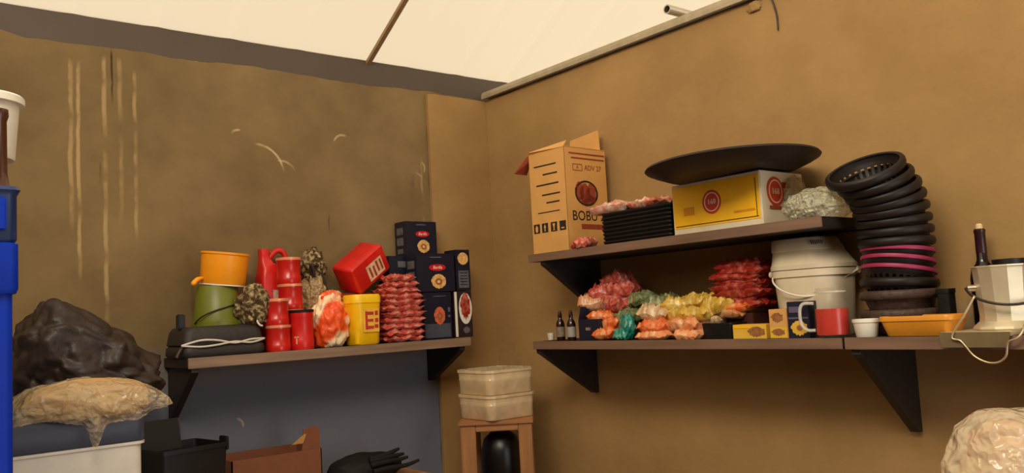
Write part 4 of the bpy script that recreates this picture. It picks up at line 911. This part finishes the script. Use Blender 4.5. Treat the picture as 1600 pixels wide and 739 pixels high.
# on the cabinet: brown crate, brown bottle, white tub
bm = bmesh.new(); xw = X_at(9, Yc+.12, 1.9); hcr = Z_at(238, xw, Yc+.12)-zc1; box(bm, .30, .22, hcr, I4, .006); one('wooden_block', 'brown wooden block on the blue cabinet under the white tub', 'block', bm, m_wood, (xw-.15, Yc+.25, zc1+.001))
bm = bmesh.new(); xq = X_at(-4, Yc+.06, 1.9); hb_ = Z_at(172, xq, Yc+.06)-zc1; lathe(bm, [(0, 0), (.024, 0), (.026, .004), (.022, .012), (.019, hb_*.2), (.018, hb_*.85), (.022, hb_*.92), (.021, hb_), (0, hb_)], 28); one('brown_bottle', 'slim dark brown bottle in front of the white tub', 'bottle', bm, mat('brown_glass', (70, 34, 16), .25), (xq, Yc+.06, zc1+.001), smooth=40)
zt0 = zc1+hcr+.002; Yt = Yc+.25; xt = X_at(22, Yt-.05, 1.95); xr_ = X_at(38, Yt, 2.1); ht = Z_at(158, xr_, Yt)-zt0; rb = .075; rt = rb+(xr_-X_at(23, Yt, 1.95)); 
bm = bmesh.new(); lathe(bm, [(0, 0), (rb*.97, 0), (rb, .004), (rt-.012, ht-.022), (rt, ht-.02), (rt, ht-.004), (rt-.004, ht), (rt-.012, ht-.004), (rt-.02, ht-.022), (rb-.004, .006), (0, .006)], 44); one('white_tub', 'white plastic tub with wide rim on top of the blue cabinet', 'tub', bm, m_white, (xr_-rt, Yt, zt0), smooth=40)
# chest freezer
Yf = 3.02; xf = X_at(230, Yf, .95); zL1 = Z_at(653, X_at(130, Yf, 1), Yf); zL2 = Z_at(700, X_at(130, Yf, .9), Yf); xl = xf-.95
t = thing('chest_freezer', 'white chest freezer with slate blue lid under the bags', 'freezer', ((xl+xf)/2, (Yf+YW-.02)/2, 0)); hx, hy = (xf-xl)/2, (YW-.02-Yf)/2
bm = bmesh.new(); loft(bm, [(.03, hx-.02, hy-.02, .03), (.05, hx-.01, hy-.008, .03), (zL2-.012, hx-.01, hy-.008, .03), (zL2-.01, hx, hy-.002, .03), (zL2-.001, hx, hy-.002, .03)], nc=5); obj('body', bm, m_white, t, 40)
bm = bmesh.new(); loft(bm, [(zL2, hx-.006, hy-.004, .03), (zL2+.006, hx, hy, .03), (zL1-.012, hx, hy, .03), (zL1, hx-.01, hy-.01, .03)], nc=5); obj('lid', bm, mat('slate_plastic', (74, 80, 98), .5, var=.06), t, 40)
for q in ((-1, -1), (1, -1), (-1, 1), (1, 1)):
    bm = bmesh.new(); lathe(bm, [(0, 0), (.02, 0), (.02, .03), (0, .03)], 14); obj('foot', bm, m_black, t, 40, (q[0]*(hx-.08), q[1]*(hy-.08), 0))
# bags on the freezer
xs_ = X_at(140, 3.42, zL1+.1); s_ = mpp(xs_, 3.42, 1.1)
zt = Z_at(478, xs_, 3.42)-zL1
bm = bmesh.new(); blob(bm, 104*s_, .235, zt*.545, .17, 2.6, 29, 6, flat=.7, power=.9)
for v in bm.verts: v.co.z *= 1-.30*max(-.6, min(1, v.co.x/(104*s_))) if v.co.z > .02 else 1
one('bin_bag', 'crumpled black bin bag slumped on the freezer behind the clear bag', 'bag', bm, m_blackfilm, (xs_-.01, 3.45, zL1+.002), smooth=180)
xs_ = X_at(138, 3.06, zL1); s_ = mpp(xs_, 3.06, .95)
t = thing('clear_sack', 'half clear plastic sack with beige goods hanging over the freezer edge', 'bag', (xs_, 3.06, zL1+.001))
bm = bmesh.new(); blob(bm, 92*s_, .085, 36*s_, .08, 1.6, 33, 5, flat=.6, power=.85)
obj('contents', bm, mat('beige_goods', (196, 156, 100), .7, var=.25, scale=14), t, 180)
bm = bmesh.new(); b2 = bmesh.new(); n1, n2 = 46, 22; g = []
for i in range(n1+1):
    u = -1+2*i/n1; row = []
    top_ = 84*s_*.62*(1-abs(u)**3.0)**.5+.012 if abs(u) < 1 else .012
    lowr = -(2+8*math.sin(u*2.6+.6)+40*math.exp(-((u+.02)/.10)**2)+10*(1-u)*.3)*s_*(1-max(0, u-.35)**1.2*1.5)
    for j in range(n2+1):
        v = j/n2; x = u*112*s_*(1-.08*(v > .7)); 
        if v < .4: yy = .07-.175*(v/.4); z = top_*(1-.18*(v/.4)**2)
        else: k = (v-.4)/.6; yy = -.105-.022*math.sin(k*PI)*(1-abs(u)**2); z = top_*.82+(lowr-top_*.82)*k
        if u > .55: z = z*(1-(u-.55)*.8)+.05*(u-.55)
        p = Vector((x, yy, z)); d_ = .014*noise.noise(p*9)+.016*(.3-abs(noise.noise(Vector((x*9, yy*16, z*16)))))+.004*(random.random()-.5)
        row.append(bm.verts.new((x, min(yy-abs(d_)*1.6, .07) if v > .3 else yy, z+d_)))
    g.append(row)
for i in range(n1):
    for j in range(n2): bm.faces.new((g[i][j], g[i+1][j], g[i+1][j+1], g[i][j+1]))
b2.free(); obj('film', bm, film('sack_film', (236, 210, 166), .42, .13, .5, 34), t, 180)
# work table under the frame, which carries what shows along its bottom edge
x0, x1 = xf+.03, X_at(668, 3.35, .66); TZ = .66
t = thing('work_table', 'low wooden work table at the bottom edge below the left shelf', 'table', ((x0+x1)/2, 3.38, 0))
bm = bmesh.new(); box(bm, x1-x0, .62, .035, Tr(0, 0, TZ-.035), .004); obj('table_top', bm, m_woodx, t, 0)
for q in ((-1, -1), (1, -1), (-1, 1), (1, 1)):
    bm = bmesh.new(); box(bm, .05, .05, TZ-.035, I4, .004); obj('leg', bm, m_wood, t, 0, (q[0]*((x1-x0)/2-.05), q[1]*.26, 0))
# open black crate with raised lid
Yk = 3.16; xa, xb = X_at(240, Yk, .85), X_at(354, Yk, .85); zr_ = Z_at(700, (xa+xb)/2, Yk)-TZ; wk = xb-xa
t = thing('black_crate', 'open black plastic crate with raised back panel beside the freezer', 'crate', ((xa+xb)/2, Yk+.12, TZ+.001), math.radians(10))
bm = bmesh.new(); loft(bm, [(0, wk*.46, .10, .012), (zr_-.014, wk*.49, .118, .014), (zr_-.014, wk*.505, .124, .014), (zr_, wk*.505, .124, .014), (zr_, wk*.475, .108, .012), (.006, wk*.445, .09, .01)], nc=4); obj('body', bm, m_black, t, 40)
bm = bmesh.new(); box(bm, wk*.72, .012, .12, Tr(-wk*.12, .10, zr_-.03, rx=math.radians(-14)), .004); obj('back_panel', bm, m_black, t, 0)
bm = bmesh.new(); box(bm, .014, .05, .05, Tr(wk*.495, -.09, zr_-.03), .003); obj('corner_post', bm, m_black, t, 0)
# open carton with a standing flap
Yo = 3.40; xa, xb = X_at(362, Yo, .8), X_at(503, Yo, .8); zo = Z_at(713, X_at(420, Yo, .8), Yo)-TZ; wo = xb-xa
t = thing('open_carton', 'open reddish brown carton with one flap standing up on its right', 'box', ((xa+xb)/2, Yo+.12, TZ+.001)); m_rc = mat('reddish_cardboard', (120, 70, 42), .8, var=.1)
bm = bmesh.new(); box(bm, wo, .24, .004, I4, 0)
for M_, a, b in ((Tr(-wo/2+.003, 0, 0), .006, .24), (Tr(wo/2-.003, 0, 0), .006, .24), (Tr(0, -.117, 0), wo, .006), (Tr(0, .117, 0), wo, .006)): box(bm, a, b, zo, M_, .001)
obj('body', bm, m_rc, t, 0)
bm = bmesh.new(); prism(bm, [(wo/2-.085, zo-.01), (wo/2, zo-.01), (wo/2-.004, zo+.085), (wo/2-.022, zo+.095), (wo/2-.075, zo+.085), (wo/2-.08, zo+.04)], .006, Matrix(((1, 0, 0, 0), (0, 0, -1, -.105), (0, 1, 0, 0), (0, 0, 0, 1)))); obj('flap', bm, m_rc, t, 0)
bm = bmesh.new(); prism(bm, [(-.03, 0), (.02, .0), (.035, .035), (.028, .038)], .003, Matrix(((1, 0, 0, wo/2-.10), (0, 0, -1, -.112), (0, 1, 0, zo+.03), (0, 0, 0, 1)))); obj('torn_strip', bm, m_cardin, t, 0)
# black rubber glove lying over a dark heap
Yv = 3.42; xv = X_at(585, Yv, .75); s_ = mpp(xv, Yv, .75)
t = thing('rubber_glove', 'black rubber glove with fingers pointing right at the bottom edge', 'glove', (xv, Yv, TZ+.001))
zt = Z_at(708, xv, Yv)-TZ
bm = bmesh.new(); blob(bm, 62*s_, .10, zt*.60, .10, 2.2, 41, 4, flat=.7); obj('palm', bm, m_blackm, t, 180, (-10*s_, .03, 0))
for k, (ax, az, bx_, bz, cx_, cz) in enumerate(((600, 712, 614, 706, 624, 701), (600, 716, 618, 712, 631, 709), (602, 722, 624, 718, 637, 714), (606, 732, 634, 727, 654, 719))):
    Pn = []
    for q, (px, py) in enumerate(((ax-22, az+6), (ax, az), (bx_, bz), (cx_, cz))):
        y = Yv-.05-.012*k; x = X_at(px, y, .75); Pn.append((x-xv, y-Yv, Z_at(py, x, y)-TZ))
    bm = bmesh.new(); tube(bm, Pn, .01, 10, radii=[.013, .012, .0095, .006]); obj('finger', bm, m_blackm, t, 180)
# wooden stand with frosted container, canister inside
dv = Vector((_F.x, _F.y, 0)).normalized(); ds = 3.98; cpx = 762
def along(px, dist): a = math.atan2((px-800), FPX); v = Matrix.Rotation(-a, 3, 'Z') @ dv; return v*dist/math.cos(a)
c_ = along(cpx, ds+.14); ang = math.atan2(dv.y, dv.x)-PI/2-math.radians(2)
ztop = Z_at(657, *along(cpx, ds)[:2]); wst = 112*mpp(*along(cpx, ds)[:2], .9); 
t = thing('wooden_stand', 'reddish wooden stand under the frosted container in the corner', 'stand', (c_.x, c_.y, 0), ang)
hs = wst/2; dp = .14
bm = bmesh.new(); box(bm, wst+.016, 2*dp+.02, .018, Tr(0, 0, ztop-.018), .003); obj('top_board', bm, m_woodx, t, 0)
for (sx, sy) in ((-1, -1), (1, -1), (-1, 1), (1, 1)):
    pw_ = .07 if sx < 0 else .062; bm = bmesh.new(); box(bm, pw_, .03, ztop-.018, I4, .003); obj('post', bm, m_wood, t, 0, (sx*(hs-pw_/2), sy*(dp-.015), 0))
for sy in (-1, 1):
    bm = bmesh.new(); box(bm, wst-.134, .022, .03, Tr(.004, sy*(dp-.015), ztop-.048), .002); obj('rail', bm, m_woodx, t, 0)
bm = bmesh.new(); box(bm, wst-.01, 2*dp-.064, .016, Tr(0, 0, .50), .002); obj('lower_board', bm, m_woodx, t, 0)
hcn = ztop-.065-.517
bm = bmesh.new(); rc = .098; lathe(bm, [(0, 0), (rc*.9, 0), (rc, .01), (rc, hcn*.55), (rc*.96, hcn*.72), (rc*.82, hcn*.88), (rc*.5, hcn*.98), (0, hcn)], 40)
off = Matrix.Rotation(ang, 3, 'Z') @ Vector((.012, 0, 0))
one('canister', 'black dome topped canister standing inside the wooden stand', 'canister', bm, mat('gloss_black', (14, 11, 10), .34, spec=.4), (c_.x+off.x, c_.y+off.y, .5175), smooth=60)
# frosted container made of two ribbed tiers
wv = 57*mpp(*along(cpx, ds)[:2], 1.0); hv = Z_at(577, *along(cpx, ds)[:2])-ztop-.004
t = thing('frosted_container', 'square frosted plastic container in two ribbed tiers on the wooden stand', 'container', (c_.x, c_.y, ztop+.001), ang+math.radians(40))
q_ = wv*.84; m_fr = film('frosted_plastic', (232, 204, 160), .86, .3, .12, 20)
for k in range(2):
    z0 = hv*.5*k; hh = hv*.5
    bm = bmesh.new(); loft(bm, [(z0, q_*.90, q_*.90, .03), (z0+.004, q_*.93, q_*.93, .035), (z0+hh*.55, q_*.955, q_*.955, .04), (z0+hh*.60, q_*.97, q_*.97, .04), (z0+hh*.66, q_*.955, q_*.955, .04), (z0+hh*.86, q_*.97, q_*.97, .04), (z0+hh*.88, q_, q_, .042), (z0+hh*.985, q_, q_, .042)], nc=6, capt=(k == 0)); obj('tier', bm, m_fr, t, 50)
bm = bmesh.new(); loft(bm, [(hv*.985, q_*.99, q_*.99, .04), (hv, q_*.985, q_*.985, .04), (hv-.006, q_*.90, q_*.90, .035)], nc=6); obj('lid', bm, m_filmw, t, 50)
# clear bag of bread at the lower right, on a small table below the frame
Xg = 2.25; yg = Y_at(1578, Xg, .95); s_ = mpp(Xg, yg, .95); TZ2 = .72
t = thing('side_table', 'small wooden side table at the bottom right under the bread bag', 'table', (2.40, yg-.05, 0))
bm = bmesh.new(); box(bm, .62, .62, .03, Tr(0, 0, TZ2-.03), .004); obj('table_top', bm, m_woodx, t, 0)
for q in ((-1, -1), (1, -1), (-1, 1), (1, 1)):
    bm = bmesh.new(); box(bm, .045, .045, TZ2-.03, I4, .004); obj('leg', bm, m_wood, t, 0, (q[0]*.26, q[1]*.26, 0))
zt = Z_at(645, Xg, yg)-TZ2
t = thing('bread_bag', 'big crumpled clear bag of brown bread at the bottom right corner', 'bag', (Xg, yg, TZ2+.001))
bm = bmesh.new(); blob(bm, .125, 72*s_, zt*.50, .06, 2.0, 51, 4, flat=.9, power=.85); obj('bread', bm, mat('bread_crust', (186, 132, 84), .75, var=.2, scale=10), t, 180)
bm = bmesh.new(); blob(bm, .15, 92*s_, zt*.54, .07, 2.6, 53, 5, flat=.9, power=.8); obj('film', bm, film('bread_film', (250, 226, 190), .5, .12, .5, 30), t, 180)
